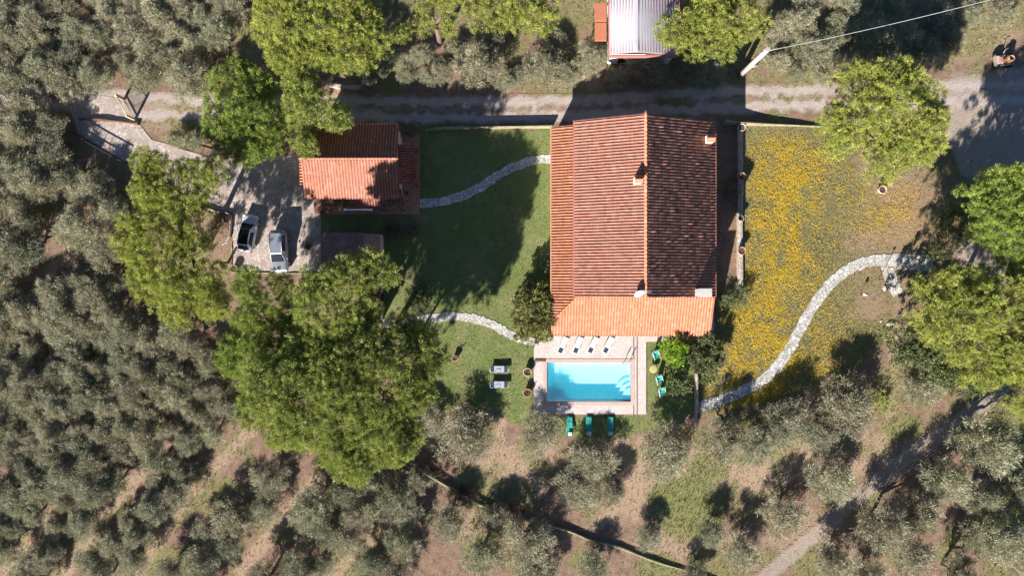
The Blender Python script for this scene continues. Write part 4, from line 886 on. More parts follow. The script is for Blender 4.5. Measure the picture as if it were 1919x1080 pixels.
bs_.face([(pxa, pya, dep), (pxb, pya, dep), (pxb, pyb, dep), (pxa, pyb, dep)])
for a_, b_ in (((pxa, pya), (pxb, pya)), ((pxb, pya), (pxb, pyb)), ((pxb, pyb), (pxa, pyb)), ((pxa, pyb), (pxa, pya))):
    bs_.face([(*a_, dep), (*b_, dep), (*b_, dz - .01), (*a_, dz - .01)])
bs_.build('basin', M['poolfloor'], pl)
stp = MB()
for k, (rr_, zt) in enumerate(((1.75, -.60), (1.25, -.40), (.8, -.2))):
    cpx, cpy = pxb - .01 * (k + 1), pya + .45; arc = [(cpx + rr_ * math.cos(t), cpy + rr_ * math.sin(t) * (1.2)) for t in np.linspace(math.pi, math.pi / 2, 14)]
    stp.prism([(cpx, pya + .02 * (k + 1)), (cpx - rr_, pya + .02 * (k + 1))] + arc + [(cpx, pya + .3)], dep + .005 * (k + 1), zt)
stp.build('steps', M['poolfloor'], pl)
wz = .02; wt = MB(); nx_, ny_ = 1, 1
wt.face([(pxa + .003, pya + .003, wz), (pxb - .003, pya + .003, wz), (pxb - .003, pyb - .003, wz), (pxa + .003, pyb - .003, wz)]); wt.build('water_surface', M['water'], pl)
lx, ly = W(1172, 668)
for k in (0, 1):
    x = lx - .1 + k * .55
    MB().tube([(x - .15, pyb - .12, -.6), (x - .15, pyb - .12, .6), (x - .08, pyb + .05, .95), (x + .1, pyb + .5, .85), (x + .3, pyb + .95, dz)], .028, 8).build('handrail', M['steel'], pl)
mb = MB()
for k in range(3): mb.box(lx - .25, lx + .3, pyb - .2, pyb - .08, -.1 - k * .28, -.06 - k * .28)
mb.build('ladder_step', M['steel'], pl)
# slot drains across the terrace
for x_ in (1187.5, 1194.0):
    gx = W(x_, 0)[0]; structure(MB().box(gx - .07, gx + .07, ya + .02, W(0, 632)[1], dz + .0, dz + .018).build('drain_channel', m_plain('rusty_drain', (.24, .15, .13), .8, .2, 5)))
gx0, gy0 = W(1003, 678); gx1, gy1 = W(1025, 673)
tag(MB().box(gx0, gx1 - .1, gy0, gy1, dz, dz + .06, .01).build('cover_slat', M['wood']), 'dark brown cover strip at the upper left corner of the pool', 'cover')

# ------------------------------------------------------------------ furniture
def white_lounger():
    t = thing('sun_lounger', '', 'sun lounger')
    MB().box(-.30, .30, -.98, .2, .26, .32, .02).build('seat', M['whitefab'], t, local=True)
    mb = MB(); mb.face([(-.3, .22, .33), (.3, .22, .33), (.3, .92, .72), (-.3, .92, .72)]); mb.face([(-.3, .22, .27), (.3, .22, .27), (.3, .92, .66), (-.3, .92, .66)])
    for x in (-.3, .3): mb.face([(x, .22, .27), (x, .92, .66), (x, .92, .72), (x, .22, .33)])
    mb.face([(-.3, .92, .66), (.3, .92, .66), (.3, .92, .72), (-.3, .92, .72)])
    mb.build('backrest', M['whitefab'], t, local=True)
    MB().box(-.22, .22, -.90, -.42, .325, .37, .02).build('towel', M['navy'], t, local=True)
    mb = MB()
    for x in (-.34, .34): mb.tube([(x, -1.02, .28), (x, .95, .28)], .025)
    mb.tube([(-.34, -1.02, .28), (.34, -1.02, .28)], .025); mb.tube([(-.34, .95, .28), (.34, .95, .28)], .025); mb.build('frame', M['whitemetal'], t, local=True)
    for x in (-.32, .32):
        for y in (-.8, .7): MB().tube([(x, y, 0), (x, y, .28)], .025).build('leg', M['whitemetal'], t, local=True)
    return t
def copy_thing(t, label):
    r = t.copy(); COL.objects.link(r); r['label'] = label
    for ch in list(t.children):
        c = ch.copy(); COL.objects.link(c); c.parent = r
        for gch in ch.children:
            d = gch.copy(); COL.objects.link(d); d.parent = c
    return r
def lay(build, spots, cat, group):
    first = None
    for (px, py, rz, lab, z) in spots:
        if first is None: first = build(); o = first; o['label'] = lab
        else: o = copy_thing(first, lab)
        x, y = W(px, py, .3); o.location = (x, y, z); o.rotation_euler = (0, 0, R(rz)); o['group'] = group; o['category'] = cat
lay(white_lounger, [(1055, 647, -22, 'white lounger with dark towel by the pool, leftmost of four', dz), (1083, 647, -20, 'white lounger with dark towel by the pool, second from the left', dz), (1111.5, 647, -25, 'white lounger with dark towel by the pool, third from the left', dz), (1140, 647, -25, 'white lounger with dark towel by the pool, nearest to the pool ladder', dz)], 'sun lounger', 'white loungers above the pool')
def grey_lounger():
    t = thing('garden_lounger', '', 'sun lounger')
    MB().box(-.55, .55, -.33, .33, .36, .41, .01).build('seat', M['greyfab'], t, local=True)
    MB().box(.56, .90, -.33, .33, .38, .46, .02).build('head_cushion', M['navy'], t, local=True); MB().box(-.92, -.56, -.33, .33, .36, .42, .02).build('foot_cushion', M['navy'], t, local=True)
    mb = MB()
    for y in (-.36, .36): mb.tube([(-.98, y, .37), (.98, y, .37)], .022)
    for x in (-.98, .98): mb.tube([(x, -.36, .37), (x, .36, .37)], .022)
    mb.build('frame', M['whitemetal'], t, local=True)
    for y in (-.36, .36):
        MB().tube([(-.75, y, 0), (-.45, y, .62), (.0, y, .62), (.1, y, .37)], .02).build('armrest', M['iron'], t, local=True)
        for x in (-.7, .7): MB().tube([(x, y, 0), (x, y, .37)], .02).build('leg', M['iron'], t, local=True)
    return t
lay(grey_lounger, [(936, 692, 0, 'grey blue lounger with navy ends on the lawn, upper one of the pair', .01), (936, 721, 0, 'grey blue lounger with navy ends on the lawn, lower one of the pair', .01)], 'sun lounger', 'grey loungers on the lawn')
def green_lounger():
    t = thing('sun_bed', '', 'sun lounger')
    MB().box(-.31, .31, -.55, .95, .30, .35, .015).build('seat', M['greenfab'], t, local=True)
    mb = MB(); mb.face([(-.31, -.56, .35), (.31, -.56, .35), (.31, -.98, .50), (-.31, -.98, .50)]); mb.face([(-.31, -.56, .31), (.31, -.56, .31), (.31, -.98, .46), (-.31, -.98, .46)])
    mb.face([(-.31, -.98, .46), (.31, -.98, .46), (.31, -.98, .50), (-.31, -.98, .50)]); mb.build('backrest', M['greenfab'], t, local=True)
    MB().box(-.22, .22, -1.02, -.62, .50, .58, .04).build('pillow', M['whitefab'], t, local=True)
    mb = MB()
    for x in (-.34, .34): mb.tube([(x, -1.0, .31), (x, 1.0, .31)], .022)
    for y in (-1, 1): mb.tube([(-.34, y, .31), (.34, y, .31)], .022)
    mb.build('frame', M['greenfab'], t, local=True)
    for x in (-.32, .32):
        for y in (-.8, .8): MB().tube([(x, y, 0), (x, y, .31)], .022).build('leg', M['whitemetal'], t, local=True)
    return t
lay(green_lounger, [(1068, 799, 2, 'green lounger with white pillow below the pool terrace, left of three', .01), (1104, 799, 0, 'green lounger with white pillow below the pool terrace, middle of three', .01), (1144, 799, -1, 'shaded green lounger with pillow below the pool terrace, right of three', .01)], 'sun lounger', 'green loungers below the terrace')
def deckchair():
    t = thing('deck_chair', '', 'deck chair'); pts = [(-.35, .30), (-.1, .22), (.2, .34), (.5, .72), (.62, .95)]
    mb = MB()
    for (a0, z0), (a1, z1) in zip(pts, pts[1:]):
        mb.face([(-.3, a0, z0), (.3, a0, z0), (.3, a1, z1), (-.3, a1, z1)]); mb.face([(-.3, a0, z0 - .02), (.3, a0, z0 - .02), (.3, a1, z1 - .02), (-.3, a1, z1 - .02)])
    mb.build('seat', M['greenfab'], t, local=True)
    for x in (-.34, .34):
        MB().tube([(x, -.55, .0), (x, -.4, .32), (x, .62, .97)], .028).build('frame', M['whitemetal'], t, local=True)
        MB().tube([(x, .6, .0), (x, .1, .5), (x, -.4, .33)], .026).build('leg', M['whitemetal'], t, local=True)
        MB().box(x - .04, x + .04, -.3, .35, .52, .56).build('armrest', M['whitemetal'], t, local=True)
    return t
lay(deckchair, [(1230, 667, 24, 'green deckchair on the grass right of the pool, topmost of three', .01), (1236, 713, 20, 'green deckchair on the grass right of the pool, middle of three', .01), (1241, 736, 14, 'green deckchair on the grass right of the pool, lowest of three', .01)], 'deck chair', 'green deckchairs right of the pool')
tt = thing('side_table', 'round wicker side table between the green deckchairs', 'table', (*W(1223, 691), 0.01))
MB().lathe([(.38, .42), (.43, .44), (.43, .47), (.38, .48), (.02, .48)], seg=24).build('table_top', M['wicker'], tt, local=True)
for k in range(3): a = k * 2.09; MB().tube([(.34 * math.cos(a), .34 * math.sin(a), 0), (.25 * math.cos(a), .25 * math.sin(a), .43)], .02).build('leg', M['iron'], tt, local=True)

# ---- pots
def pot(px, py, label, r=.42, h=.55, mat='terrapale', z=0, plant=None):
    t = thing('flower_pot', label, 'pot', (*W(px, py, z + h), z), 0, 'terracotta pots in the garden')
    MB().lathe([(r * .62, 0), (r * .9, h * .6), (r * .95, h * .85), (r * 1.06, h * .86), (r * 1.06, h), (r * .9, h), (r * .86, h * .85)], caps=False, seg=24).build('pot', M[mat], t, local=True)
    MB().lathe([(.01, h * .87), (r * .87, h * .86)], caps=False, seg=24).build('soil', M['soilpot'], t, local=True)
    if plant:
        me = crown_mesh('plant', [(0, 0, h, r * max(plant, .85), r * max(plant, .85) * .8)], 'fine'); link('plant', me, M['shrub'], t)
wz_ = .45
pot(1391, 238, 'empty pale pot at the top end of the wall beside the meadow', .40, .5, z=wz_); pot(1391, 330, 'terracotta pot on the wall beside the meadow, second from the top', .42, .6, 'terracotta', z=wz_, plant=.5)
pot(1390, 409, 'small terracotta pot on the wall beside the meadow, third from the top', .3, .4, z=wz_, plant=.6); pot(1391, 470, 'terracotta pot on the wall beside the meadow, lowest of four', .42, .6, 'terracotta', z=wz_)
pot(1655, 355, 'pale round pot standing alone in the flower meadow', .42, .6); pot(853, 672, 'potted plant alone on the lawn left of the grey loungers', .32, .5, 'terracotta', plant=1.1)
pot(989, 698, 'large pot with a small plant beside the pool terrace, upper one', .44, .6, plant=.6); pot(989, 737, 'large brown pot beside the pool terrace, lower one', .44, .6, 'terracotta', plant=.4)
pot(438, 504, 'round terracotta pot at the lower left corner of the parking area', .42, .6, 'terracotta'); pot(762, 362, 'small dark pot on the terracotta terrace at the cottage corner', .22, .35, 'terracotta', z=.16, plant=.7)
pot(604, 397, 'potted shrub at the lower left corner of the cottage terrace', .28, .4, 'terracotta', z=.0, plant=1.2)
pot(577, 462, 'potted bush on the paved parking area right of the silver car', .35, .5, 'terracotta', z=.045, plant=1.3)

# ---- walls
def wall(name, label, pts, wd, h, mat='stone', cat='wall', cap=None):
    P = catmull([W(*p) for p in pts], 4) if len(pts) > 2 else [W(*p) for p in pts]
    if len(P) == 2: n = 10; P = [tuple(np.array(P[0]) * (1 - k / n) + np.array(P[1]) * k / n) for k in range(n + 1)]
    rs = []
    for i, p in enumerate(P):
        a = P[max(i - 1, 0)]; b = P[min(i + 1, len(P) - 1)]; d = Vector((b[0] - a[0], b[1] - a[1])).normalized(); n = Vector((-d.y, d.x)) * (wd / 2 + random.uniform(-.04, .04))
        hh = h(i / (len(P) - 1)) if callable(h) else h
        hh += random.uniform(-.03, .03)
        rs.append([(p[0] + n.x, p[1] + n.y, -.05), (p[0] + n.x, p[1] + n.y, hh), (p[0] + n.x * .3, p[1] + n.y * .3, hh + .03), (p[0] - n.x, p[1] - n.y, hh), (p[0] - n.x, p[1] - n.y, -.05)])
    mb = MB(); mb.rings(rs, True); return tag(mb.build(name, M[mat]), label, cat)
wall('stone_wall', 'low stone wall carrying pots between the house side yard and the meadow', [(1385, 235), (1386, 330), (1385, 430), (1386, 545)], .55, .45)
wall('garden_wall', 'low pale wall along the dirt road at the top of the lawn', [(800, 246), (830, 242), (900, 241), (1035, 239)], .16, .75, 'moss')
wall('garden_wall', 'wall along the dirt road at the top of the meadow, getting lower to the right', [(1352, 233), (1400, 234), (1555, 238)], .13, lambda t: 1.5 * (1 - t) + .05, 'moss')
wall('mossy_wall', 'mossy terrace wall running diagonally below the dry strip to the bottom edge', [(770, 868), (830, 905), (900, 945), (980, 973), (1060, 993), (1110, 1013), (1160, 1026), (1230, 1053), (1300, 1074), (1400, 1110)], .22, lambda t: .55 - .38 * t, 'moss')
wall('kerb_wall', 'thin kerb around the planting bed left of the parked cars', [(372, 384), (405, 396), (432, 402), (434, 425), (432, 445), (420, 460)], .15, .35)
wall('kerb_wall', 'thin kerb along the lower and left sides of the parking area', [(436, 455), (436, 509)], .09, .12, 'moss')
wall('kerb_wall', 'thin kerb along the bottom of the parking area under the pines', [(437, 511), (600, 513)], .09, .12, 'moss')
wall('stone_bank', 'curved stone edging of the earth bank above the road near the cottage', [(620, 160), (650, 165), (680, 163), (685, 145), (678, 130)], .4, .45)
wall('low_wall', 'short low wall between the deckchair lawn and the meadow', [(1303, 700), (1304, 740), (1302, 800)], .25, .6)
wall('gate_wall', 'thin low wall crossing the drive entrance near the open gate', [(150, 223), (200, 226), (262, 233)], .2, .35, 'wood')
gt = thing('open_gate', 'pale open gate standing diagonally at the drive entrance', 'gate', (*W(244, 205), 0))
ga = Vector(W(234, 186)); gb_ = Vector(W(254, 224)); go = Vector(gt.location[:2])
mb = MB()
for zz in (.25, 1.35): mb.tube([(*(ga - go), zz), (*(gb_ - go), zz)], .06)
for k in range(15):
    p = (ga - go).lerp(gb_ - go, k / 14); mb.tube([(*p, .25), (*p, 1.35)], .03)
mb.build('gate_panel', M['palewood'], gt, local=True)
for p in (ga - go, gb_ - go): MB().box(p.x - .12, p.x + .12, p.y - .12, p.y + .12, 0, 1.6, .02).build('gate_post', M['palewood'], gt, local=True)
def fence(name, label, pts, h, n, mat, rails=(1.,), r=.03, rr=.012):
    P = [Vector(W(*p)) for p in pts]; c = P[len(P) // 2]; t = thing(name, label, 'fence', (c.x, c.y, 0)); P = [p - c for p in P]
    segL = [(b - a).length for a, b in zip(P, P[1:])]; tot = sum(segL)
    def at(s):
        for a, b, l in zip(P, P[1:], segL):
            if s <= l: return a.lerp(b, s / l)
            s -= l
        return P[-1]
    for k in range(n + 1):
        p = at(tot * k / n); MB().tube([(p.x, p.y, 0), (p.x, p.y, h)], r).build('post', M[mat], t, local=True)
    mb = MB()
    for z in rails: mb.tube([(*at(tot * k / 24), h * z) for k in range(25)], rr)
    mb.build('rail', M[mat], t, local=True)
fence('wire_fence', 'thin metal post and wire fence along the right side of the dirt track', [(1635, 912), (1700, 866), (1790, 806)], 1.5, 6, 'steel', (1, .7, .4))
fence('iron_fence', 'black iron railing along the lower left edge of the entrance drive', [(142, 250), (185, 276), (236, 304)], 1.0, 8, 'iron', (1, .5), .03, .05)
fence('iron_fence', 'black iron railing at the upper edge of the drive below the green pine', [(345, 281), (400, 296), (440, 290)], 1.0, 6, 'iron', (1, .5), .03, .05)

# ---- utility pole and cable
up = thing('utility_pole', 'pale concrete utility pole above the road carrying the power cable', 'utility pole', (*W(1387, 141), 0))
MB().tube([(0, 0, 0), (0, 0, 7.2)], [.30, .24], 12).build('pole', M['concrete'], up, local=True)
MB().box(-.45, .45, -.07, .07, 6.75, 6.9).build('crossarm', M['iron'], up, local=True)
for x in (-.35, .35): MB().lathe([(.05, 6.9), (.07, 6.97), (.04, 7.06)], (x, 0, 0), 10).build('insulator', M['terracotta'], up, local=True)
p0 = Vector((up.location.x + .35, up.location.y, 7.0)); p1 = Vector((*W(2010, -42, 7.0), 7.0))
pts = [p0.lerp(p1, k / 24) - Vector((0, 0, 1.0 * 4 * (k / 24) * (1 - k / 24))) for k in range(25)]
tag(MB().tube([tuple(p) for p in pts], .024, 6).build('power_cable', M['whitemetal']), 'pale power cable running from the concrete pole to the top right', 'cable')
tag(MB().tube([(*W(1396, 129), .35), (*W(1418, 124), .35)], .16, 8).build('concrete_pipe', M['concrete']), 'short pale concrete pipe lying beside the foot of the utility pole', 'pipe')

# ---- garden lamps, hose, rocks
lp = thing('garden_lamp', 'tall thin dark garden lamp at the inner corner of the stone path fork', 'lamp', (*W(1647, 524), 0))
MB().tube([(0, 0, 0), (0, 0, 1.75)], .03).build('pole', M['iron'], lp, local=True); MB().lathe([(.04, 1.75), (.12, 1.8), (.12, 1.86), (.03, 1.95)], seg=12).build('lamp_head', M['iron'], lp, local=True)
lp = thing('globe_lamp', 'low white globe lamp in the grass left of the path fork', 'lamp', (*W(1612, 552), 0))
MB().tube([(0, 0, 0), (0, 0, .75)], .025).build('pole', M['iron'], lp, local=True); MB().lathe([(.03, .72), (.12, .78), (.16, .88), (.12, .98), (.03, 1.03)], seg=14).build('globe', M['white'], lp, local=True)
def coil(cx, cy, r, n=40, sq=1.0): return [(cx + r * math.cos(t) * (1 + .05 * math.sin(3 * t)), cy + r * sq * math.sin(t), .09) for t in np.linspace(0, 4 * math.pi, n)]
hx, hy = W(1669, 508)
pts = coil(hx, hy, .42) + [(*W(1680, 496), .09), (*W(1695, 500), .09), (*W(1708, 490), .09), (*W(1718, 499), .09), (*W(1728, 492), .09), (*W(1716, 486), .09), (*W(1705, 500), .09)]
tag(MB().tube(pts, .022, 6).build('garden_hose', M['hose']), 'orange garden hose coiled at the fork of the stone path', 'hose')
def rock(px, py, s, label, k=0):
    ux = MB(); random.seed(k); rs = []
    for z, q in ((-.05, .9), (.12, 1.), (.26, .8), (.34, .4)): rs.append([(s * q * math.cos(a) * random.uniform(.8, 1.15), s * q * .6 * math.sin(a) * random.uniform(.8, 1.15), z * s * 1.6) for a in np.linspace(0, 2 * math.pi, 11)[:-1]])
    ux.rings(rs, True, False); o = ux.build('rock', M['rock']); o.location = (*W(px, py), 0); o.rotation_euler = (0, 0, random.uniform(0, 3)); tag(o, label, 'rock', 'pale rocks in the grass')
rock(1658, 541, .35, 'pale angular rock beside the short branch of the stone path', 1); rock(1668, 607, .42, 'pale flat rock at the bare earth left of the dark tree shadow', 2); rock(1624, 553, .18, 'small white stone right of the globe lamp', 3); rock(1651, 602, .2, 'small dark stone just left of the pale flat rock', 4)

# ---- small machine at top right
mx_ = thing('cement_mixer', 'small cream and orange machine with a round drum on the sandy yard at top right', 'machine', (*W(1882, 112, .5), 0), R(4))
MB().lathe([(.22, .3), (.42, .5), (.45, .85), (.30, 1.12), (.26, 1.12), (.36, .85), (.3, .5), (.05, .42)], (.35, -.02, 0), 18, False).build('drum', M['orange_metal'], mx_, local=True)
MB().lathe([(.30, 1.10), (.34, 1.12), (.34, 1.15), (.27, 1.15)], (.35, -.02, 0), 20, False).build('drum_rim', M['cream_metal'], mx_, local=True)
mb = MB()
for y in (-.55, .5): mb.box(-1.0, 1.0, y - .06, y + .06, .4, .52)
for x in (-1.0, -.15, .95): mb.box(x - .06, x + .06, -.49, .44, .4, .5)
mb.tube([(-.1, .6, .5), (-.1, 1.0, .9), (.3, 1.15, .9)], .04); mb.build('frame', M['cream_metal'], mx_, local=True)
MB().box(-.94, -.3, -.45, .42, .52, .85, .06).build('engine_cover', M['cream_metal'], mx_, local=True); MB().box(-.75, -.45, -.3, .25, .851, .93, .03).build('hopper', M['redtrim'], mx_, local=True)
for x in (-.7, .7):
    for y in (-.68, .63):
        mw = MB(); mw.rings([[(x + .3 * math.cos(a), y + d, .3 + .3 * math.sin(a)) for a in np.linspace(0, 2 * math.pi, 17)[:-1]] for d in (-.07, .07)], True); mw.build('wheel', M['rubber'], mx_, local=True)

# ------------------------------------------------------------------ cars
def car(name, label, px, py, rz, L, Wd, H, paint, suv, roofmat):
    t = thing(name, label, 'car', (*W(px, py, .8), .045), R(rz))
    hood = .98 if suv else .86; ns = 25; ysn = np.linspace(-L / 2, L / 2, ns)
    def hwid(y): u = abs(2 * y / L); return Wd / 2 * (1 - .06 * u ** 2 - .20 * max(0, (u - .82) / .18) ** 2)
    def top(y):
        u = 2 * y / L
        if u > .25: return hood - .02 - .16 * ((u - .25) / .75) ** 1.6 - .10 * max(0, (u - .93) / .07)
        if u < -.82: return hood + .03 - .12 * ((-.82 - u) / .18) ** 1.5
        return hood + .02
    rs = []
    for y in ysn:
        w_ = hwid(y); z = top(y); zb = .24 + (.12 if abs(2 * y / L) > .95 else 0)
        rs.append([(-w_ * .86, y, zb), (-w_ * .97, y, .38), (-w_, y, .58), (-w_ * .975, y, z - .16), (-w_ * .9, y, z - .03), (-w_ * .55, y, z + .02), (0, y, z + .04), (w_ * .55, y, z + .02), (w_ * .9, y, z - .03), (w_ * .975, y, z - .16), (w_, y, .58), (w_ * .97, y, .38), (w_ * .86, y, zb)])
    mb = MB(); mb.rings(rs, True, True); body = mb.build('body', M[paint], t, local=True)
    f0, f1 = L * .255, L * (.075 if suv else .10)          # windscreen base / top (y)
    b0, b1 = -L * (.47 if suv else .455), -L * (.42 if suv else .33)
    wb, wt_ = Wd * .45, Wd * (.37 if suv else .345); zb = hood - .02; zt = H - .03
    lo = [(-wb * .88, f0), (wb * .88, f0), (wb, f1 - .1), (wb, b0 + .3), (wb * .88, b0), (-wb * .88, b0), (-wb, b0 + .3), (-wb, f1 - .1)]
    up_ = [(-wt_ * .86, f1), (wt_ * .86, f1), (wt_, f1 - .25), (wt_, b1 + .2), (wt_ * .9, b1), (-wt_ * .9, b1), (-wt_, b1 + .2), (-wt_, f1 - .25)]
    mb = MB(); mb.rings([[(x, y, zb) for x, y in lo], [(x, y, zt) for x, y in up_], [(x * .93, y * .95 + (f1 + b1) / 2 * .05, H) for x, y in up_]], True, False); mb.build('cabin', M[paint], t, local=True)
    def panel(nm, a, b, c, d, mat, sh=.92, off=.012):
        V_ = [Vector(p) for p in (a, b, c, d)]; cen = sum(V_, Vector()) / 4; n_ = (V_[1] - V_[0]).cross(V_[2] - V_[0]).normalized()
        if n_.dot(cen - Vector((0, (f1 + b1) / 2, H * .6))) < 0: n_ = -n_
        q = [cen + (v - cen) * sh + n_ * off for v in V_]; m_ = MB(); q2 = [p - n_ * .02 for p in q]; m_.rings([[tuple(p) for p in q2], [tuple(p) for p in q]], True); return m_.build(nm, M[mat], t, local=True)
    panel('windscreen', (-wb * .88, f0, zb), (wb * .88, f0, zb), (wt_ * .86, f1, zt), (-wt_ * .86, f1, zt), 'glass', .98)
    panel('rear_window', (-wb * .86, b0, zb + .1), (wb * .86, b0, zb + .1), (wt_ * .88, b1, zt), (-wt_ * .88, b1, zt), 'glass', .88)
    for s in (-1, 1): panel('side_window', (s * wb, f1 - .1, zb + .04), (s * wb, b0 + .3, zb + .04), (s * wt_, b1 + .2, zt), (s * wt_, f1 - .25, zt), 'glass', .88)
    if roofmat: MB().box(-wt_ * .84, wt_ * .84, b1 + .08, f1 - .02, H + .002, H + .012).build('roof_panel', M[roofmat], t, local=True)
    for s in (-1, 1):
        if suv: MB().tube([(s * wt_ * .92, b1 + .2, H + .03), (s * wt_ * .92, f1 - .2, H + .03)], .025).build('roof_rail', M['steel'], t, local=True)
        MB().box(*sorted((s * Wd * .49, s * Wd * .56)), f0 - .42, f0 - .26, hood + .0, hood + .14, .02).build('mirror', M[paint], t, local=True)
        hl = MB(); x = s * Wd * .36; hl.box(x - .17, x + .17, L / 2 - .30, L / 2 - .10, hood - .26, hood - .10, .03); hl.build('headlight', M['lightlens'], t, local=True)
        tl = MB(); tl.box(x - .1, x + .17 if s > 0 else x + .1, -L / 2 + .0, -L / 2 + .12, hood - .3, hood - .08, .02); tl.build('taillight', M['redlens'], t, local=True)
        for y in (L * .31, -L * .30):
            x = s * (Wd / 2 - .13); wr = .34; ang = np.linspace(0, 2 * math.pi, 21)[:-1]
            tw = MB(); tw.rings([[(x + d, y + r_ * math.cos(a), wr + r_ * math.sin(a)) for a in ang] for d, r_ in ((-.11, wr * .93), (-.08, wr), (.08, wr), (.11, wr * .93))], True, True); tyre = tw.build('wheel', M['rubber'], t, local=True)
            rm = MB(); rm.rings([[(x + s * d, y + r_ * math.cos(a), wr + r_ * math.sin(a)) for a in ang] for d, r_ in ((.1, .23), (.118, .21))], True, True); rm.build('rim', M['steel'], tyre, local=True)
    MB().box(-.26, .26, L / 2 - .03, L / 2 + .015, .42, .54).build('number_plate', M['white'], t, local=True)
    MB().box(-Wd * .36, Wd * .36, -L / 2 - .0, -L / 2 + .06, .35, .5, .01).build('rear_bumper', M['iron'], t, local=True)
car('parked_car', 'white hatchback with black glass roof parked facing up the drive', 463.5, 437, -10, 4.1, 1.8, 1.47, 'carpaint_white', False, 'glass')
car('parked_car', 'silver estate car with roof rails parked facing down, right of the white car', 523, 471, 182, 4.6, 1.88, 1.65, 'carpaint_silver', True, None)

# ------------------------------------------------------------------ grass, flowers and litter (uncountable)
def scatter(name, N, box, dens, L, wd, mat, label, up=1.6, z=.01, flat=False, kcl=3, tint=None):
    px = rng.uniform(box[0], box[2], N); py = rng.uniform(box[1], box[3], N); ok = rng.random(N) < dens(px, py); px, py = px[ok], py[ok]
    k = kcl; px = np.repeat(px, k); py = np.repeat(py, k); n = len(px)
    P = np.stack([(px - 960) / 17 + rng.normal(0, .05, n), (540 - py) / 17 + rng.normal(0, .05, n), np.full(n, z)], 1)
    if flat:
        r_ = rng.uniform(*wd, n); a = rng.uniform(0, 6.28, n); tl = rng.normal(0, .25, (n, 2)); P[:, 2] += rng.uniform(*L, n); Vv = []
        for q in range(5):
            c_, s_ = np.cos(a + q * 2 * math.pi / 5), np.sin(a + q * 2 * math.pi / 5); Vv.append(P + np.stack([c_ * r_, s_ * r_, (c_ * tl[:, 0] + s_ * tl[:, 1]) * r_], 1))
        V = np.stack(Vv, 1).reshape(-1, 3); Fc = np.arange(n * 5).reshape(n, 5)
    else:
        d = nrm(np.stack([rng.normal(0, 1, n), rng.normal(0, 1, n), np.full(n, up)], 1)); V, Fc, _ = blades(P, d, rng.uniform(*L, n), rng.uniform(*wd, n), 0)
    me = np_mesh(name, V, Fc, None, {'tint': rng.random(n)}); o = link(name, me, mat); o['kind'] = 'stuff'; o['label'] = label; o['category'] = 'flowers' if flat else 'grass'; return o
blocked = lambda px, py: (inside(px, py, DECK) | inside(px, py, DRIVE) | ((px > 1036) & (px < 1330) & (py > 235) & (py < 640)) | ((px > 586) & (px < 790) & (py > 250) & (py < 404)))
m_lawn = m_leaf('lawn_grass', (.13, .19, .05), (.21, .27, .08), (.32, .33, .14), .3, 0)
m_rough = m_leaf('rough_grass', (.15, .18, .05), (.28, .29, .11), (.44, .38, .20), .3, 0)
m_dry = m_leaf('dry_grass', (.28, .19, .12), (.44, .33, .24), (.58, .46, .34), .3, 0)
PATHS = [[(1306, 765), (1360, 747), (1410, 725), (1450, 695), (1480, 655), (1505, 607), (1540, 552), (1580, 512), (1625, 491), (1680, 487), (1742, 490)]]
def onpath(px, py): return (dist_line(px, py, catmull(PATHS[0], 3)) < 11) | (dist_line(px, py, [(1662, 493), (1668, 520), (1683, 552)]) < 12)
scatter('lawn_grass', 70000, (600, 240, 1310, 830), lambda px, py: (field(px, py)['lawn'] * (~blocked(px, py)) * (dist_line(px, py, catmull([(1033, 297), (945, 322), (865, 368), (788, 382)], 4)) > 9) * (dist_line(px, py, catmull([(718, 606), (850, 593), (930, 612), (1002, 642)], 4)) > 9)), (.04, .10), (.02, .05), m_lawn, 'short mown green grass of the lawn between the two houses')
scatter('rough_grass', 110000, (-20, -20, 1940, 1100), lambda px, py: np.clip(field(px, py)['green'] * 1.2 - .25 - field(px, py)['lawn'], 0, 1) * (~blocked(px, py)), (.12, .32), (.03, .07), m_rough, 'rough green grass growing between the olive trees and tracks')
scatter('dry_grass', 90000, (-20, -20, 1940, 1100), lambda px, py: np.clip(field(px, py)['dry'] * .8 + .12 - field(px, py)['lawn'] - field(px, py)['gravel'], 0, 1) * (~blocked(px, py)), (.08, .24), (.02, .06), m_dry, 'dry straw coloured grass on the bare strips of the olive grove')
scatter('meadow_grass', 60000, (1290, 225, 1800, 785), lambda px, py: np.clip(field(px, py)['mead'], 0, 1) * .9 * (~onpath(px, py)), (.06, .16), (.02, .05), m_leaf('meadow_grass_blades', (.13, .16, .06), (.20, .20, .09), (.30, .23, .14), .3, 0), 'thin grey green grass of the meadow')
def fl_d(px, py):
    f = field(px, py); n = fbm(px, py, 22, 40); n2 = fbm(px, py, 70, 44)
    band = np.exp(-((px - (1470 + (py - 300) * -.12)) / 75) ** 2) * ss(235, 290, py) + .45 * np.exp(-(((px - 1660) / 70) ** 2 + ((py - 390) / 50) ** 2)) + .35 * np.exp(-(((px - 1545) / 55) ** 2 + ((py - 650) / 60) ** 2)) + .35 * np.exp(-(((px - 1400) / 50) ** 2 + ((py - 680) / 70) ** 2))
    return np.clip(band * (.25 + 2.6 * (n - .32)) * (.4 + 1.2 * n2) * .9, 0, .9) * f['meadsoil'] * (~onpath(px, py)) * ss(0, 12, sdist(px, py, MEAD))
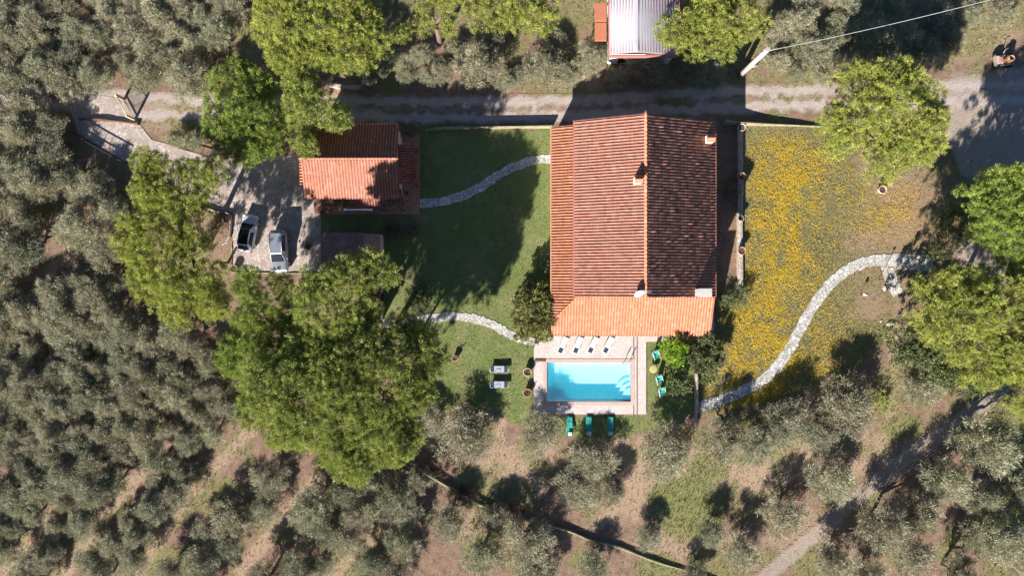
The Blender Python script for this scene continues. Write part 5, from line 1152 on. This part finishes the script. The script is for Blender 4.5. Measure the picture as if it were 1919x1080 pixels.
m_fl = m_leaf('yellow_petals', (.63, .40, .02), (.79, .545, .03), (.86, .66, .08), .35, 0)
scatter('yellow_flowers', 190000, (1300, 235, 1790, 775), fl_d, (.05, .14), (.016, .038), m_fl, 'dense yellow wildflowers scattered over the meadow', flat=True, kcl=2)
# shrubs at the small wild spots
poly_tree('rough_shrub', 'bright green shrub at the right side of the large olive below the meadow', 'shrub', blob(1648, 755, 14, 20), 1.2, 'pine_green', 'fine', sp=.7, rl=(.3, .6), dome=.4, gap=.1, trunk_r=.03, bark='bark_olive')
print('objects', len(bpy.data.objects))

def litter(name, N, box, ok, label, mat, r=(.015, .05), z=.05):
    px = rng.uniform(box[0], box[2], N); py = rng.uniform(box[1], box[3], N); k = ok(px, py) & (rng.random(N) < fbm(px, py, 20, 61) * 1.5 - .35); px, py = px[k], py[k]; n = len(px)
    d = nrm(np.stack([rng.normal(size=n), rng.normal(size=n), np.full(n, .15)], 1)); P = np.stack([(px - 960) / 17, (540 - py) / 17, np.full(n, z)], 1)
    V, Fc, _ = blades(P, d, rng.uniform(.06, .16, n), rng.uniform(*r, n), 0)
    o = link(name, np_mesh(name, V, Fc, None, {'tint': rng.random(n)}), mat); o['kind'] = 'stuff'; o['label'] = label; o['category'] = 'leaf litter'
m_lit = m_leaf('fallen_leaves', (.10, .06, .04), (.20, .12, .07), (.34, .24, .13), .1, 0)
litter('leaf_litter', 9000, (130, 170, 605, 512), lambda px, py: inside(px, py, DRIVE), 'brown fallen leaves and needles on the paved drive', m_lit, z=.052)
litter('leaf_litter', 14000, (-10, -10, 1930, 1090), lambda px, py: ~blocked(px, py) & (field(px, py)['lawn'] + field(px, py)['mead'] < .3) & ~((px > 990) & (px < 1220) & (py > 620) & (py < 790)), 'brown fallen leaves scattered on the bare soil under the trees', m_lit, (.03, .07), .02)
litter('leaf_litter', 2500, (720, 250, 1030, 800), lambda px, py: field(px, py)['lawn'] > .5, 'brown fallen leaves scattered on the lawn', m_lit, (.03, .06), .06)
